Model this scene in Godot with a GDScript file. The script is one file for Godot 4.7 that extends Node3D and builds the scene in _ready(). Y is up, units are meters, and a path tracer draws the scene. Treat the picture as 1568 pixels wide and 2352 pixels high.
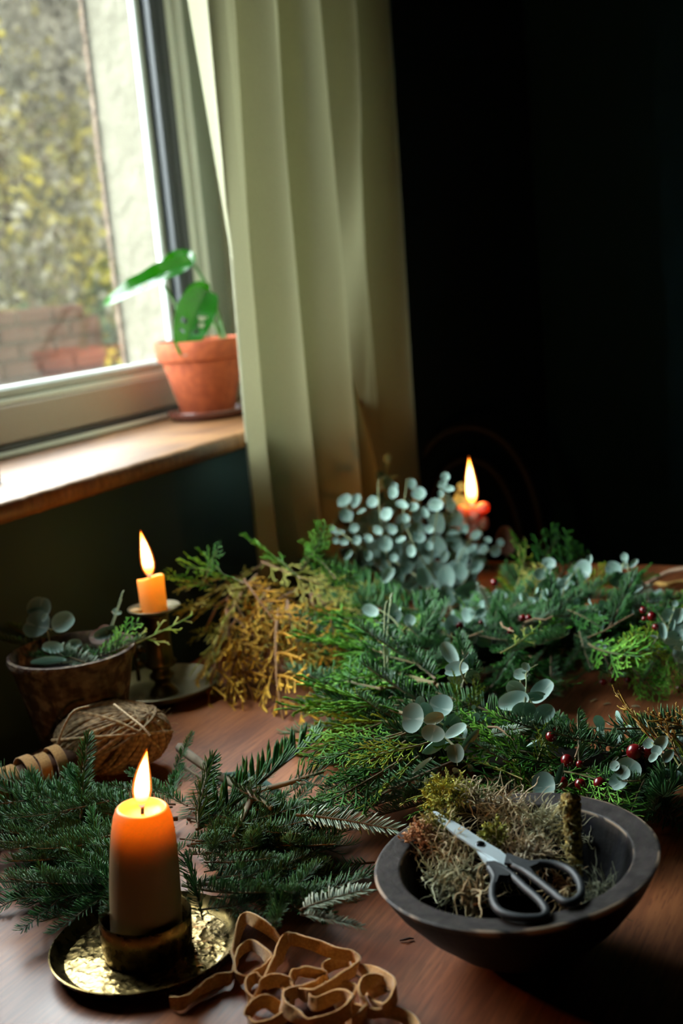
extends Node3D

const F := 2800.0        # focal length in pixels of the 1568 x 2352 frame
const TT := 0.75         # table top height
const SH := 1.085        # window sill height
var eye := Vector3(0, 1.36, 0)
var cr := Vector3.RIGHT
var cu := Vector3.UP
var cf := Vector3.FORWARD
var rng := RandomNumberGenerator.new()
var M := {}
var D := {}              # shared meshes of the greenery kinds


# ---------------------------------------------------------------- mesh builder
class MB:
	var v := PackedVector3Array()
	var n := PackedVector3Array()
	var c := PackedColorArray()
	var uv := PackedVector2Array()
	var ix := PackedInt32Array()

	func put(p: Vector3, nn: Vector3, col := Color.WHITE, t := Vector2.ZERO) -> int:
		v.append(p); n.append(nn); c.append(col); uv.append(t)
		return v.size() - 1

	func tri(a: int, b: int, d: int) -> void:
		ix.append(a); ix.append(b); ix.append(d)

	func quad(a: int, b: int, d: int, e: int) -> void:
		tri(a, b, d); tri(a, d, e)

	# a grid of points, normals from its own winding (open sheets)
	func sheet(rows: Array, cols: Array = [], skip = null) -> void:
		var h := rows.size()
		var w: int = rows[0].size()
		var first := v.size()
		for i in h:
			for j in w:
				var du: Vector3 = rows[i][mini(j + 1, w - 1)] - rows[i][maxi(j - 1, 0)]
				var dv: Vector3 = rows[mini(i + 1, h - 1)][j] - rows[maxi(i - 1, 0)][j]
				put(rows[i][j], du.cross(dv).normalized(), cols[i][j] if cols.size() else Color.WHITE, Vector2(float(j) / (w - 1), float(i) / (h - 1)))
		for i in h - 1:
			for j in w - 1:
				if skip != null and skip.call(i, j):
					continue
				var a := first + i * w + j
				quad(a, a + 1, a + w + 1, a + w)

	# a flat polygon face, own vertices
	func face(pts: Array, nn: Vector3, col := Color.WHITE) -> void:
		var k := v.size()
		for p in pts:
			put(p, nn, col, Vector2(p.x, p.z))
		for i in range(1, pts.size() - 1):
			tri(k, k + i, k + i + 1)

	func tube(pts: Array, rad: Array, sides := 6, cols: Array = [], flat := 1.0, cap := true, side_hint := Vector3.ZERO) -> void:
		var k := pts.size()
		var first := v.size()
		var t0: Vector3 = (pts[1] - pts[0]).normalized()
		var a := side_hint if side_hint != Vector3.ZERO else (Vector3.UP if absf(t0.y) < 0.9 else Vector3.RIGHT)
		for i in k:
			var t: Vector3 = (pts[mini(i + 1, k - 1)] - pts[maxi(i - 1, 0)]).normalized()
			a = (a - t * a.dot(t)).normalized()
			var b := t.cross(a)
			for s in sides:
				var th := TAU * s / sides
				var off := a * cos(th) * flat + b * sin(th)
				var nn := (a * cos(th) / flat + b * sin(th)).normalized()
				put(pts[i] + off * rad[i], nn, cols[i] if cols.size() else Color.WHITE, Vector2(float(s) / sides, float(i) / k))
		for i in k - 1:
			for s in sides:
				var p := first + i * sides + s
				var q := first + i * sides + (s + 1) % sides
				quad(p, q, q + sides, p + sides)
		if cap:
			for e in [0, k - 1]:
				var t: Vector3 = (pts[1] - pts[0]).normalized() * -1.0 if e == 0 else (pts[k - 1] - pts[k - 2]).normalized()
				var m := put(pts[e], t, cols[e] if cols.size() else Color.WHITE)
				for s in sides:
					tri(m, first + e * sides + s, first + e * sides + (s + 1) % sides)

	# profile of Vector2(radius, height), from the outside bottom up
	func lathe(prof: Array, segs := 48, colf = null, wob = null, sharp := 0.7) -> void:
		var m := prof.size()
		for i in m - 1:
			var d: Vector2 = prof[i + 1] - prof[i]
			if d.length() < 1e-7:
				continue
			var nd := Vector2(d.y, -d.x).normalized()
			var n0 := nd
			var n1 := nd
			if i > 0:
				var e: Vector2 = prof[i] - prof[i - 1]
				var ne := Vector2(e.y, -e.x).normalized()
				if ne.dot(nd) > sharp: n0 = (nd + ne).normalized()
			if i < m - 2:
				var e2: Vector2 = prof[i + 2] - prof[i + 1]
				var ne2 := Vector2(e2.y, -e2.x).normalized()
				if ne2.dot(nd) > sharp: n1 = (nd + ne2).normalized()
			var first := v.size()
			for s in segs + 1:
				var th := TAU * s / segs
				var co := cos(th); var si := sin(th)
				for e in 2:
					var pr: Vector2 = prof[i + e]
					var r := pr.x
					var y := pr.y
					if wob != null:
						var w: Vector2 = wob.call(th, pr)
						r = w.x; y = w.y
					var nn := n0 if e == 0 else n1
					put(Vector3(r * co, y, r * si), Vector3(nn.x * co, nn.y, nn.x * si), colf.call(th, pr) if colf != null else Color.WHITE, Vector2(float(s) / segs, float(i + e) / m))
			for s in segs:
				var a := first + s * 2
				quad(a, a + 1, a + 3, a + 2)

	func box(lo: Vector3, hi: Vector3, bv := 0.0, col := Color.WHITE) -> void:
		var ce := (lo + hi) / 2
		var hf := (hi - lo) / 2
		bv = minf(bv, minf(hf.x, minf(hf.y, hf.z)) * 0.9)
		for ax in 3:
			for sg in [-1.0, 1.0]:
				var nn := Vector3.ZERO
				nn[ax] = sg
				var b := (ax + 1) % 3
				var d := (ax + 2) % 3
				var pts := []
				for q in [[-1, -1], [1, -1], [1, 1], [-1, 1]]:
					var p := Vector3.ZERO
					p[ax] = sg * hf[ax]
					p[b] = q[0] * (hf[b] - bv)
					p[d] = q[1] * (hf[d] - bv)
					pts.append(ce + p)
				face(pts, nn, col)
		if bv <= 0.0: return
		for ax in 3:
			var b := (ax + 1) % 3
			var d := (ax + 2) % 3
			for q in [[-1, -1], [1, -1], [1, 1], [-1, 1]]:
				var nn := Vector3.ZERO
				nn[b] = q[0]; nn[d] = q[1]
				var pts := []
				for e in [[-1, 0], [1, 0], [1, 1], [-1, 1]]:
					var p := Vector3.ZERO
					p[ax] = e[0] * (hf[ax] - bv)
					p[b] = q[0] * (hf[b] - (bv if e[1] == 0 else 0.0))
					p[d] = q[1] * (hf[d] - (bv if e[1] == 1 else 0.0))
					pts.append(ce + p)
				face(pts, nn.normalized(), col)
		for sx in [-1, 1]:
			for sy in [-1, 1]:
				for sz in [-1, 1]:
					var g := Vector3(sx, sy, sz)
					var pts := []
					for ax in 3:
						var p := Vector3.ZERO
						for k in 3:
							p[k] = g[k] * (hf[k] - (0.0 if k == ax else bv))
						pts.append(ce + p)
					face(pts, g.normalized(), col)

	func ball(ce: Vector3, r: Vector3, seg := 12, rings := 8, col := Color.WHITE) -> void:
		var first := v.size()
		for i in rings + 1:
			var ph := PI * i / rings
			for j in seg + 1:
				var th := TAU * j / seg
				var d := Vector3(sin(ph) * cos(th), cos(ph), sin(ph) * sin(th))
				put(ce + d * r, (d / r).normalized(), col, Vector2(float(j) / seg, float(i) / rings))
		for i in rings:
			for j in seg:
				var a := first + i * (seg + 1) + j
				quad(a, a + 1, a + seg + 2, a + seg + 1)

	# prism: outline in (x, z), extruded from y0 to y1
	func prism(outline: PackedVector2Array, y0: float, y1: float, col := Color.WHITE) -> void:
		var t := Geometry2D.triangulate_polygon(outline)
		for e in 2:
			var k := v.size()
			for p in outline:
				put(Vector3(p.x, y1 if e == 1 else y0, p.y), Vector3.UP if e == 1 else Vector3.DOWN, col, p)
			for i in range(0, t.size(), 3):
				tri(k + t[i], k + t[i + 1], k + t[i + 2])
		var m := outline.size()
		var ccw := 1.0 if Geometry2D.is_polygon_clockwise(outline) else -1.0
		for i in m:
			var p := outline[i]
			var q := outline[(i + 1) % m]
			var d := q - p
			var nn := Vector3(d.y, 0, -d.x).normalized() * ccw
			face([Vector3(p.x, y0, p.y), Vector3(q.x, y0, q.y), Vector3(q.x, y1, q.y), Vector3(p.x, y1, p.y)], nn, col)

	func mesh() -> ArrayMesh:
		for i in range(0, ix.size(), 3):     # front faces clockwise, agreeing with the normals
			var a := ix[i]; var b := ix[i + 1]; var d := ix[i + 2]
			if (v[b] - v[a]).cross(v[d] - v[a]).dot(n[a] + n[b] + n[d]) > 0.0:
				ix[i + 1] = d; ix[i + 2] = b
		var arr := []
		arr.resize(Mesh.ARRAY_MAX)
		arr[Mesh.ARRAY_VERTEX] = v
		arr[Mesh.ARRAY_NORMAL] = n
		arr[Mesh.ARRAY_COLOR] = c
		arr[Mesh.ARRAY_TEX_UV] = uv
		arr[Mesh.ARRAY_INDEX] = ix
		var m := ArrayMesh.new()
		m.add_surface_from_arrays(Mesh.PRIMITIVE_TRIANGLES, arr)
		return m


# ---------------------------------------------------------------- naming and tagging
func obj(called: String, mesh: Mesh, m: Material, parent: Node3D = self) -> MeshInstance3D:
	var o := MeshInstance3D.new()
	o.name = free_name(called, parent)
	o.mesh = mesh
	o.material_override = m
	o.cast_shadow = GeometryInstance3D.SHADOW_CASTING_SETTING_ON
	parent.add_child(o, true)
	return o


var taken := {}
func free_name(called: String, parent: Node3D) -> String:
	var key := "%d/%s" % [parent.get_instance_id(), called]
	var k: int = taken.get(key, 0)
	taken[key] = k + 1
	return called if k == 0 else "%s_%03d" % [called, k]


func tag(o: Node3D, label: String, category := "", group := "", kind := "") -> Node3D:
	if label: o.set_meta("label", label)
	if category: o.set_meta("category", category)
	if group: o.set_meta("group", group)
	if kind: o.set_meta("kind", kind)
	return o


func thing(called: String, label: String, category: String, at := Vector3.ZERO, group := "") -> Node3D:
	var o := Node3D.new()
	o.name = free_name(called, self)
	add_child(o, true)
	o.position = at
	tag(o, label, category, group)
	return o


func stuff(o: Node3D) -> Node3D:
	o.set_meta("kind", "stuff")
	return o


# ---------------------------------------------------------------- camera helpers: a pixel's point on a plane of the place
func ray(x: float, y: float) -> Vector3:
	return (cf * F + cr * (x - 784.0) + cu * (1176.0 - y)).normalized()

func P(x: float, y: float, h := 0.0) -> Vector3:
	var d := ray(x, y)
	return eye + d * ((TT + h - eye.y) / d.y)

func PX(x: float, y: float, px: float) -> Vector3:
	var d := ray(x, y)
	return eye + d * ((px - eye.x) / d.x)

func PZ(x: float, y: float, pz: float) -> Vector3:
	var d := ray(x, y)
	return eye + d * ((pz - eye.z) / d.z)


# ---------------------------------------------------------------- materials
func mat(called: String, col: Color, rough := 0.6, metal := 0.0, vc := false) -> StandardMaterial3D:
	var m := StandardMaterial3D.new()
	m.resource_name = called
	m.albedo_color = col
	m.roughness = rough
	m.metallic = metal
	m.vertex_color_use_as_albedo = vc
	m.cull_mode = BaseMaterial3D.CULL_DISABLED
	M[called] = m
	return m


func noise_tex(sd: int, freq: float, a: Color, b: Color, size := 256, oct := 4, lo := 0.3, hi := 0.7) -> NoiseTexture2D:
	var n := FastNoiseLite.new()
	n.seed = sd
	n.noise_type = FastNoiseLite.TYPE_SIMPLEX_SMOOTH
	n.frequency = freq
	n.fractal_octaves = oct
	var g := Gradient.new()
	g.set_offset(0, lo); g.set_color(0, a)
	g.set_offset(1, hi); g.set_color(1, b)
	var t := NoiseTexture2D.new()
	t.width = size; t.height = size
	t.seamless = true
	t.noise = n
	t.color_ramp = g
	return t


func tri_noise(m: StandardMaterial3D, sd: int, freq: float, a: Color, b: Color, scale: Vector3, bump := 0.0, size := 256, lo := 0.3, hi := 0.7) -> void:
	m.albedo_color = Color.WHITE
	m.albedo_texture = noise_tex(sd, freq, a, b, size, 4, lo, hi)
	m.uv1_triplanar = true
	m.uv1_scale = scale
	if bump > 0.0:
		m.heightmap_enabled = true
		m.heightmap_texture = noise_tex(sd + 7, freq * 1.6, Color.BLACK, Color.WHITE, size)
		m.heightmap_scale = bump


func wood_image(w: int, h: int, sx: float, sz: float, a: Color, b: Color, d: Color, sd: int) -> ImageTexture:
	var n1 := FastNoiseLite.new(); n1.seed = sd; n1.frequency = 1.0; n1.fractal_octaves = 3
	var n2 := FastNoiseLite.new(); n2.seed = sd + 3; n2.frequency = 1.0; n2.fractal_octaves = 2
	var bytes := PackedByteArray()
	bytes.resize(w * h * 3)
	var k := 0
	for j in h:
		var z := sz * j / h
		for i in w:
			var x := sx * i / w
			var big := n2.get_noise_2d(x * 4.0, z * 1.6)
			var ring := sin((x * 60.0 + big * 9.0)) * 0.5 + 0.5
			var fine := n1.get_noise_2d(x * 170.0, z * 9.0)
			var t := clampf(0.5 + big * 0.55 + (ring - 0.5) * 0.35 + fine * 0.5, 0.0, 1.0)
			var col := a.lerp(b, t)
			var pore := clampf((n1.get_noise_2d(x * 420.0 + 50.0, z * 16.0) - 0.28) * 2.0, 0.0, 0.3)
			col = col.lerp(d, pore)
			bytes[k] = int(col.r * 255.0); bytes[k + 1] = int(col.g * 255.0); bytes[k + 2] = int(col.b * 255.0)
			k += 3
	return ImageTexture.create_from_image(Image.create_from_data(w, h, false, Image.FORMAT_RGB8, bytes))


func lin(r: float, g: float, b: float) -> Color:
	return Color(r, g, b)


func make_materials() -> void:
	var m: StandardMaterial3D
	m = mat("dark_wall_paint", Color(0.085, 0.2, 0.225), 0.9)
	m = mat("far_wall_paint", Color(0.13, 0.3, 0.33), 0.9)
	m = mat("cream_plaster", Color(0.72, 0.72, 0.66), 0.9)
	m = mat("outer_render", Color(0.8, 0.78, 0.72), 0.95)
	tri_noise(m, 5, 0.02, Color(0.37, 0.355, 0.3), Color(0.4, 0.385, 0.33), Vector3(1.5, 1.5, 1.5), 0.3)
	m = mat("sandstone", Color(0.62, 0.5, 0.38), 0.95)
	tri_noise(m, 6, 0.05, Color(0.26, 0.19, 0.13), Color(0.38, 0.31, 0.24), Vector3(4, 4, 4), 0.8)
	m = mat("white_frame", Color(0.85, 0.87, 0.84), 0.35)
	m = mat("bead_frame", Color(0.66, 0.69, 0.67), 0.4)
	m = mat("grey_frame", Color(0.55, 0.58, 0.53), 0.5)
	m = mat("anthracite", Color(0.17, 0.2, 0.22), 0.4)
	m = mat("pane_glass", Color(1, 1, 1, 0.03), 0.0)
	m.transparency = BaseMaterial3D.TRANSPARENCY_ALPHA
	m = mat("floor_boards", Color(0.16, 0.11, 0.08), 0.6)
	# wood of the table and the sill
	m = mat("table_wood", Color.WHITE, 0.5)
	m.metallic_specular = 0.38
	m.albedo_texture = wood_image(1536, 640, 2.2, 2.2, Color(0.4, 0.215, 0.12), Color(0.6, 0.365, 0.22), Color(0.27, 0.13, 0.075), 11)
	m.uv1_triplanar = true
	m.uv1_scale = Vector3.ONE / 2.2
	m.roughness_texture = noise_tex(21, 0.012, Color(0.75, 0.75, 0.75), Color.WHITE)
	m.heightmap_enabled = true
	m.heightmap_texture = m.albedo_texture
	m.heightmap_scale = 0.06
	m = mat("sill_wood", Color(0.72, 0.7, 0.68), 0.5)
	m.metallic_specular = 0.4
	m.albedo_texture = wood_image(512, 512, 1.0, 2.0, Color(0.47, 0.31, 0.17), Color(0.72, 0.53, 0.32), Color(0.33, 0.2, 0.11), 31)
	m.uv1_triplanar = true
	m.uv1_scale = Vector3(1.0, 1.0, 0.5)
	m.heightmap_enabled = true
	m.heightmap_texture = m.albedo_texture
	m.heightmap_scale = 0.1
	m = mat("rail_wood", Color(0.64, 0.59, 0.54), 0.28)
	# cloth
	m = mat("curtain_linen", Color(0.66, 0.67, 0.52), 0.95)
	tri_noise(m, 51, 0.16, Color(0.6, 0.595, 0.495), Color(0.68, 0.675, 0.57), Vector3(9, 9, 9), 0.0, 256, 0.2, 0.8)
	m.backlight_enabled = true
	m.backlight = Color(0.62, 0.615, 0.56)
	m = mat("velvet", Color(0.56, 0.4, 0.2), 0.9)
	tri_noise(m, 52, 0.1, Color(0.68, 0.49, 0.24), Color(0.8, 0.62, 0.35), Vector3(12, 12, 12))
	m.rim_enabled = true; m.rim = 0.9; m.rim_tint = 0.6
	m = mat("velvet_brown", Color(0.48, 0.3, 0.14), 0.9)
	m.rim_enabled = true; m.rim = 0.9; m.rim_tint = 0.6
	m = mat("card_tube", Color(0.36, 0.24, 0.15), 0.85)
	m = mat("jute", Color.WHITE, 0.95, 0.0, true)
	m = mat("jute_core", Color(0.28, 0.2, 0.12), 1.0)
	# clay
	m = mat("terracotta", Color(0.7, 0.36, 0.2), 0.8)
	tri_noise(m, 61, 0.03, Color(0.55, 0.24, 0.11), Color(0.66, 0.32, 0.16), Vector3(5, 5, 5), 0.05)
	m = mat("saucer_glaze", Color(0.36, 0.2, 0.16), 0.25)
	m = mat("old_clay", Color(0.3, 0.22, 0.17), 0.85)
	tri_noise(m, 62, 0.025, Color(0.24, 0.16, 0.12), Color(0.5, 0.43, 0.34), Vector3(6, 6, 6), 0.15, 256, 0.42, 0.75)
	m = mat("soil", Color(0.1, 0.075, 0.055), 1.0)
	# metal
	m = mat("brass", Color(0.5, 0.42, 0.25), 0.34, 1.0)
	m.roughness_texture = noise_tex(72, 0.03, Color(0.6, 0.6, 0.6), Color.WHITE)
	m.uv1_triplanar = true; m.uv1_scale = Vector3(10, 10, 10)
	m = mat("aged_brass", Color(0.56, 0.52, 0.4), 0.38, 0.6)
	m = mat("dark_brass", Color(0.34, 0.29, 0.19), 0.36, 0.9)
	m = mat("steel", Color(0.74, 0.8, 0.82), 0.42, 0.55)
	m = mat("black_grip", Color(0.1, 0.125, 0.14), 0.55)
	m = mat("screw", Color(0.12, 0.13, 0.14), 0.25, 1.0)
	# wax
	m = mat("pillar_wax", Color(0.6, 0.53, 0.4), 0.4)
	m.subsurf_scatter_enabled = true; m.subsurf_scatter_strength = 0.3
	m = mat("soft_wax", Color(0.6, 0.53, 0.4), 0.4)
	m.backlight_enabled = true; m.backlight = Color(0.85, 0.68, 0.36)
	m = mat("stub_wax", Color(0.95, 0.82, 0.56), 0.4)
	m.backlight_enabled = true; m.backlight = Color(1.0, 0.84, 0.46)
	m = mat("pink_wax", Color(0.95, 0.72, 0.62), 0.4)
	m.backlight_enabled = true; m.backlight = Color(0.9, 0.5, 0.34)
	m.subsurf_scatter_enabled = true; m.subsurf_scatter_strength = 0.2
	m = mat("wick", Color(0.05, 0.04, 0.035), 1.0)
	var g := Gradient.new()
	g.offsets = PackedFloat32Array([0.0, 0.1, 0.25, 0.75, 1.0])
	g.colors = PackedColorArray([Color(0.25, 0.2, 0.22), Color(0.7, 0.36, 0.1), Color(1.0, 0.76, 0.4), Color(1.0, 0.8, 0.46), Color(1.0, 0.5, 0.12)])
	var gt := GradientTexture2D.new()
	gt.gradient = g; gt.width = 4; gt.height = 128
	gt.fill_from = Vector2(0, 0); gt.fill_to = Vector2(0, 1)
	m = mat("flame_core", Color(0, 0, 0), 1.0)
	m.emission_enabled = true; m.emission = Color.WHITE; m.emission_operator = BaseMaterial3D.EMISSION_OP_MULTIPLY; m.emission_texture = gt; m.emission_energy_multiplier = 11.0
	m = mat("flame_mantle", Color(0, 0, 0, 0.12), 1.0)
	m.transparency = BaseMaterial3D.TRANSPARENCY_ALPHA
	m.emission_enabled = true; m.emission = Color(1.0, 0.45, 0.06); m.emission_energy_multiplier = 2.6
	m = mat("bowl_wood", Color.WHITE, 0.55, 0.0, true)
	m.metallic_specular = 0.26
	m.heightmap_enabled = true
	m.heightmap_texture = noise_tex(81, 0.06, Color.BLACK, Color.WHITE)
	m.heightmap_scale = 0.015
	m.uv1_triplanar = true; m.uv1_scale = Vector3(9, 9, 9)
	# plants
	m = mat("needle", Color.WHITE, 0.42, 0.0, true)
	m.metallic_specular = 0.36
	m = mat("scale_leaf", Color.WHITE, 0.6, 0.0, true)
	m.metallic_specular = 0.25
	m.backlight_enabled = true; m.backlight = Color(0.3, 0.34, 0.1)
	m = mat("bark", Color.WHITE, 0.9, 0.0, true)
	m = mat("eucalyptus_leaf", Color.WHITE, 0.62, 0.0, true)
	m.backlight_enabled = true; m.backlight = Color(0.2, 0.26, 0.2)
	m = mat("dried_leaf", Color(0.33, 0.2, 0.12), 0.7)
	m.backlight_enabled = true; m.backlight = Color(0.3, 0.2, 0.1)
	m = mat("houseplant_leaf", Color(0.05, 0.25, 0.03), 0.2)
	m.backlight_enabled = true; m.backlight = Color(0.12, 0.36, 0.0)
	m = mat("houseplant_stem", Color(0.22, 0.38, 0.13), 0.5)
	m = mat("berry_skin", Color(0.4, 0.03, 0.055), 0.25)
	m = mat("berry_crown", Color(0.2, 0.05, 0.05), 0.7)
	m = mat("moss", Color.WHITE, 0.95, 0.0, true)
	m.backlight_enabled = true; m.backlight = Color(0.3, 0.3, 0.2)
	m = mat("lichen_bark", Color(0.4, 0.34, 0.22), 0.95)
	tri_noise(m, 91, 0.05, Color(0.32, 0.26, 0.16), Color(0.86, 0.74, 0.38), Vector3(14, 14, 14), 0.4, 256, 0.35, 0.65)
	m = mat("dark_chair", Color(0.13, 0.08, 0.055), 0.5)
	# outside
	m = mat("bank_soil", Color(0.12, 0.1, 0.07), 1.0)
	m.metallic_specular = 0.1
	m = mat("hedge_leaf", Color.WHITE, 0.9, 0.0, true)
	m.metallic_specular = 0.1
	m = mat("garden_brick", Color(0.17, 0.09, 0.06), 0.9)
	m.metallic_specular = 0.1
	m = mat("garden_mortar", Color(0.16, 0.09, 0.064), 1.0)
	m.metallic_specular = 0.1


# ---------------------------------------------------------------- greenery kinds
func jit(a: float) -> float:
	return rng.randf_range(-a, a)


func jv(a: float) -> Vector3:
	return Vector3(jit(a), jit(a), jit(a))


func needle(b: MB, p: Vector3, d: Vector3, up: Vector3, ln: float, w: float, bend: float, base: Color, tip: Color) -> void:
	d = d.normalized()
	var lat := d.cross(up).normalized()
	var nu := lat.cross(d).normalized()
	var ts := [0.0, 0.3, 0.75]
	var ws := [0.45, 1.0, 0.95]
	var first := b.v.size()
	for i in 3:
		var t: float = ts[i]
		var q := p + d * ln * t + nu * bend * ln * t * t
		var hw: float = w * ws[i] * 0.5
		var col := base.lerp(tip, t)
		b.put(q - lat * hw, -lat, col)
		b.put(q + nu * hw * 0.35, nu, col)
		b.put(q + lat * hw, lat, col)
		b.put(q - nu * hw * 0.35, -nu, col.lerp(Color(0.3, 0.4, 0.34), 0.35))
	var e := b.put(p + d * ln + nu * bend * ln, d, tip)
	for i in 2:
		for s in 4:
			var a := first + i * 4 + s
			var c2 := first + i * 4 + (s + 1) % 4
			b.quad(a, c2, c2 + 4, a + 4)
	for s in 4:
		b.tri(first + 8 + s, first + 8 + (s + 1) % 4, e)


func shoot(nb: MB, sb: MB, p0: Vector3, d: Vector3, up: Vector3, ln: float, r: float, o: Dictionary) -> Array:
	var pts := []
	var rad := []
	var cols := []
	var k := 9
	var p := p0
	var dd := d.normalized()
	for i in k:
		pts.append(p)
		rad.append(lerpf(r, r * 0.45, float(i) / (k - 1)))
		cols.append((o.bark as Color).lerp(Color(0.16, 0.14, 0.06), float(i) / (k - 1) * 0.5))
		p += dd * ln / (k - 1)
		dd = (dd + up * float(o.get("lift", 0.0)) / k + jv(0.045)).normalized()
	sb.tube(pts, rad, 6, cols)
	var n := int(ln / float(o.gap))
	for i in n:
		var t := (i + rng.randf()) / n
		if t < float(o.get("bare", 0.0)): continue
		var f := t * (k - 1)
		var j := mini(int(f), k - 2)
		var q: Vector3 = (pts[j] as Vector3).lerp(pts[j + 1], f - j)
		var ax: Vector3 = (pts[j + 1] - pts[j]).normalized()
		var u := (up - ax * up.dot(ax)).normalized()
		var lat := ax.cross(u)
		var l := float(o.len) * lerpf(1.0, 0.62, pow(t, 3.0)) * rng.randf_range(0.8, 1.1)
		if t < 0.12: l *= 0.75
		for sd in [-1.0, 1.0]:
			var el := deg_to_rad(float(o.el) + jit(float(o.els)))
			var fo := lerpf(float(o.fo), 0.95, pow(t, 5.0)) + jit(0.1)
			var out: Vector3 = (lat * sd * cos(el) + u * sin(el)).normalized()
			var dir := ax * fo + out * (1.0 - fo * 0.45)
			var tone := rng.randf()
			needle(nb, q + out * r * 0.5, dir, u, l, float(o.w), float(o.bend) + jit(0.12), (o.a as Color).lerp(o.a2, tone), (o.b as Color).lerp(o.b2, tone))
	return pts


func make_fir(key: String, laterals: Array, ln: float, o: Dictionary) -> void:
	var nb := MB.new()
	var sb := MB.new()
	var r := float(o.get("r", 0.0022))
	var pts := shoot(nb, sb, Vector3.ZERO, Vector3.RIGHT, Vector3.UP, ln, r, o)
	for L in laterals:   # [where along, side, length share]
		var f := float(L[0]) * 8.0
		var j := mini(int(f), 7)
		var q: Vector3 = (pts[j] as Vector3).lerp(pts[j + 1], f - j)
		var ax: Vector3 = (pts[j + 1] - pts[j]).normalized()
		var d := (ax * 0.72 + Vector3(0, jit(0.15), float(L[1])) * 0.7).normalized()
		shoot(nb, sb, q, d, (Vector3.UP + jv(0.2)).normalized(), ln * float(L[2]), r * 0.7, o)
	D[key] = {"stem": sb.mesh(), "leaf": nb.mesh(), "len": ln, "what": "needles", "m": "needle"}


func branchlet(b: MB, pts: Array, w: float, up: Vector3, c0: Color, c1: Color) -> void:
	# a flattened twig of overlapping scales
	var k := pts.size()
	var q := []
	var rad := []
	var cols := []
	for i in k - 1:
		var a: Vector3 = pts[i]
		var d: Vector3 = pts[i + 1] - a
		var t := float(i) / (k - 1)
		var ww := w * (1.0 - 0.25 * t)
		q.append(a); rad.append(ww * 0.62)
		q.append(a + d * 0.62); rad.append(ww)
		var sh := rng.randf_range(0.88, 1.12)
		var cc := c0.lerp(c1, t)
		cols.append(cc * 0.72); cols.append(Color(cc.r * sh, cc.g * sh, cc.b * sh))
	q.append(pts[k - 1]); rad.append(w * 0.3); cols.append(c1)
	b.tube(q, rad, 4, cols, 0.55, false, up)


func curve(p: Vector3, d: Vector3, ln: float, k: int, bendv: Vector3, wob: float) -> Array:
	var pts := [p]
	for i in k:
		p += d * ln / k
		d = (d + bendv / k + jv(wob)).normalized()
		pts.append(p)
	return pts


func make_cypress(key: String, ln: float, o: Dictionary) -> void:
	var lb := MB.new()
	var sb := MB.new()
	var main := curve(Vector3.ZERO, Vector3.RIGHT, ln, 16, Vector3(0, float(o.droop), jit(0.35)), 0.03)
	var rad := []
	var cols := []
	for i in 17:
		rad.append(lerpf(float(o.get("r", 0.002)), 0.0008, i / 16.0))
		cols.append((o.stem as Color).lerp(o.a, i / 16.0))
	sb.tube(main, rad, 6, cols)
	var n := int(o.get("n", 15))
	var side := 1.0
	for i in n:
		var t := lerpf(float(o.get("bare", 0.06)), 0.98, float(i) / (n - 1))
		side = -side
		var f := t * 16.0
		var j := mini(int(f), 15)
		var q: Vector3 = (main[j] as Vector3).lerp(main[j + 1], f - j)
		var ax: Vector3 = (main[j + 1] - main[j]).normalized()
		var lat := ax.cross(Vector3.UP).normalized() * side
		var env := sin(PI * clampf(0.12 + t * 0.8, 0, 1)) * rng.randf_range(0.75, 1.1)
		var l1 := ln * float(o.spread) * env
		var d1 := (ax * 0.72 + lat * 0.7 + Vector3.UP * jit(float(o.get("ruffle", 0.2)))).normalized()
		var p1 := curve(q, d1, l1, 9, Vector3(0, float(o.droop) * 0.6 + jit(0.25), 0) + ax * 0.35, 0.04)
		var tone := rng.randf()
		var ca := (o.a as Color).lerp(o.a2, tone)
		var cb := (o.b as Color).lerp(o.b2, tone)
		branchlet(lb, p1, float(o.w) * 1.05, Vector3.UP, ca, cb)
		var n2 := int(clampf(l1 / float(o.get("gap", 0.0075)), 2, 9))
		var s2 := side
		for m in n2:
			var t2 := lerpf(0.14, 0.9, float(m) / maxf(n2 - 1, 1))
			s2 = -s2
			var f2 := t2 * 9.0
			var j2 := mini(int(f2), 8)
			var q2: Vector3 = (p1[j2] as Vector3).lerp(p1[j2 + 1], f2 - j2)
			var ax2: Vector3 = (p1[j2 + 1] - p1[j2]).normalized()
			var lat2 := ax2.cross(Vector3.UP).normalized() * s2
			var l2 := l1 * 0.42 * (1.0 - 0.55 * t2) * rng.randf_range(0.7, 1.15)
			var d2 := (ax2 * 0.75 + lat2 * 0.65 + Vector3.UP * jit(0.25)).normalized()
			var p2 := curve(q2, d2, l2, 5, Vector3(0, jit(0.3), 0) + ax2 * 0.4, 0.06)
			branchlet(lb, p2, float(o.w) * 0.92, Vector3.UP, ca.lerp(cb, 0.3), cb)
			if l2 > 0.016:
				for e in 2:
					var q3: Vector3 = p2[2 + e]
					var ax3: Vector3 = (p2[3 + e] - p2[2 + e]).normalized()
					var lat3 := ax3.cross(Vector3.UP).normalized() * (1.0 if e == 0 else -1.0)
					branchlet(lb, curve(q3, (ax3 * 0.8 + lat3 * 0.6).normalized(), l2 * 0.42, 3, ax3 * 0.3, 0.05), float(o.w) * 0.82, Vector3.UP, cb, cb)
	D[key] = {"stem": sb.mesh(), "leaf": lb.mesh(), "len": ln, "what": "scale_leaves", "m": "scale_leaf"}


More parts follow.
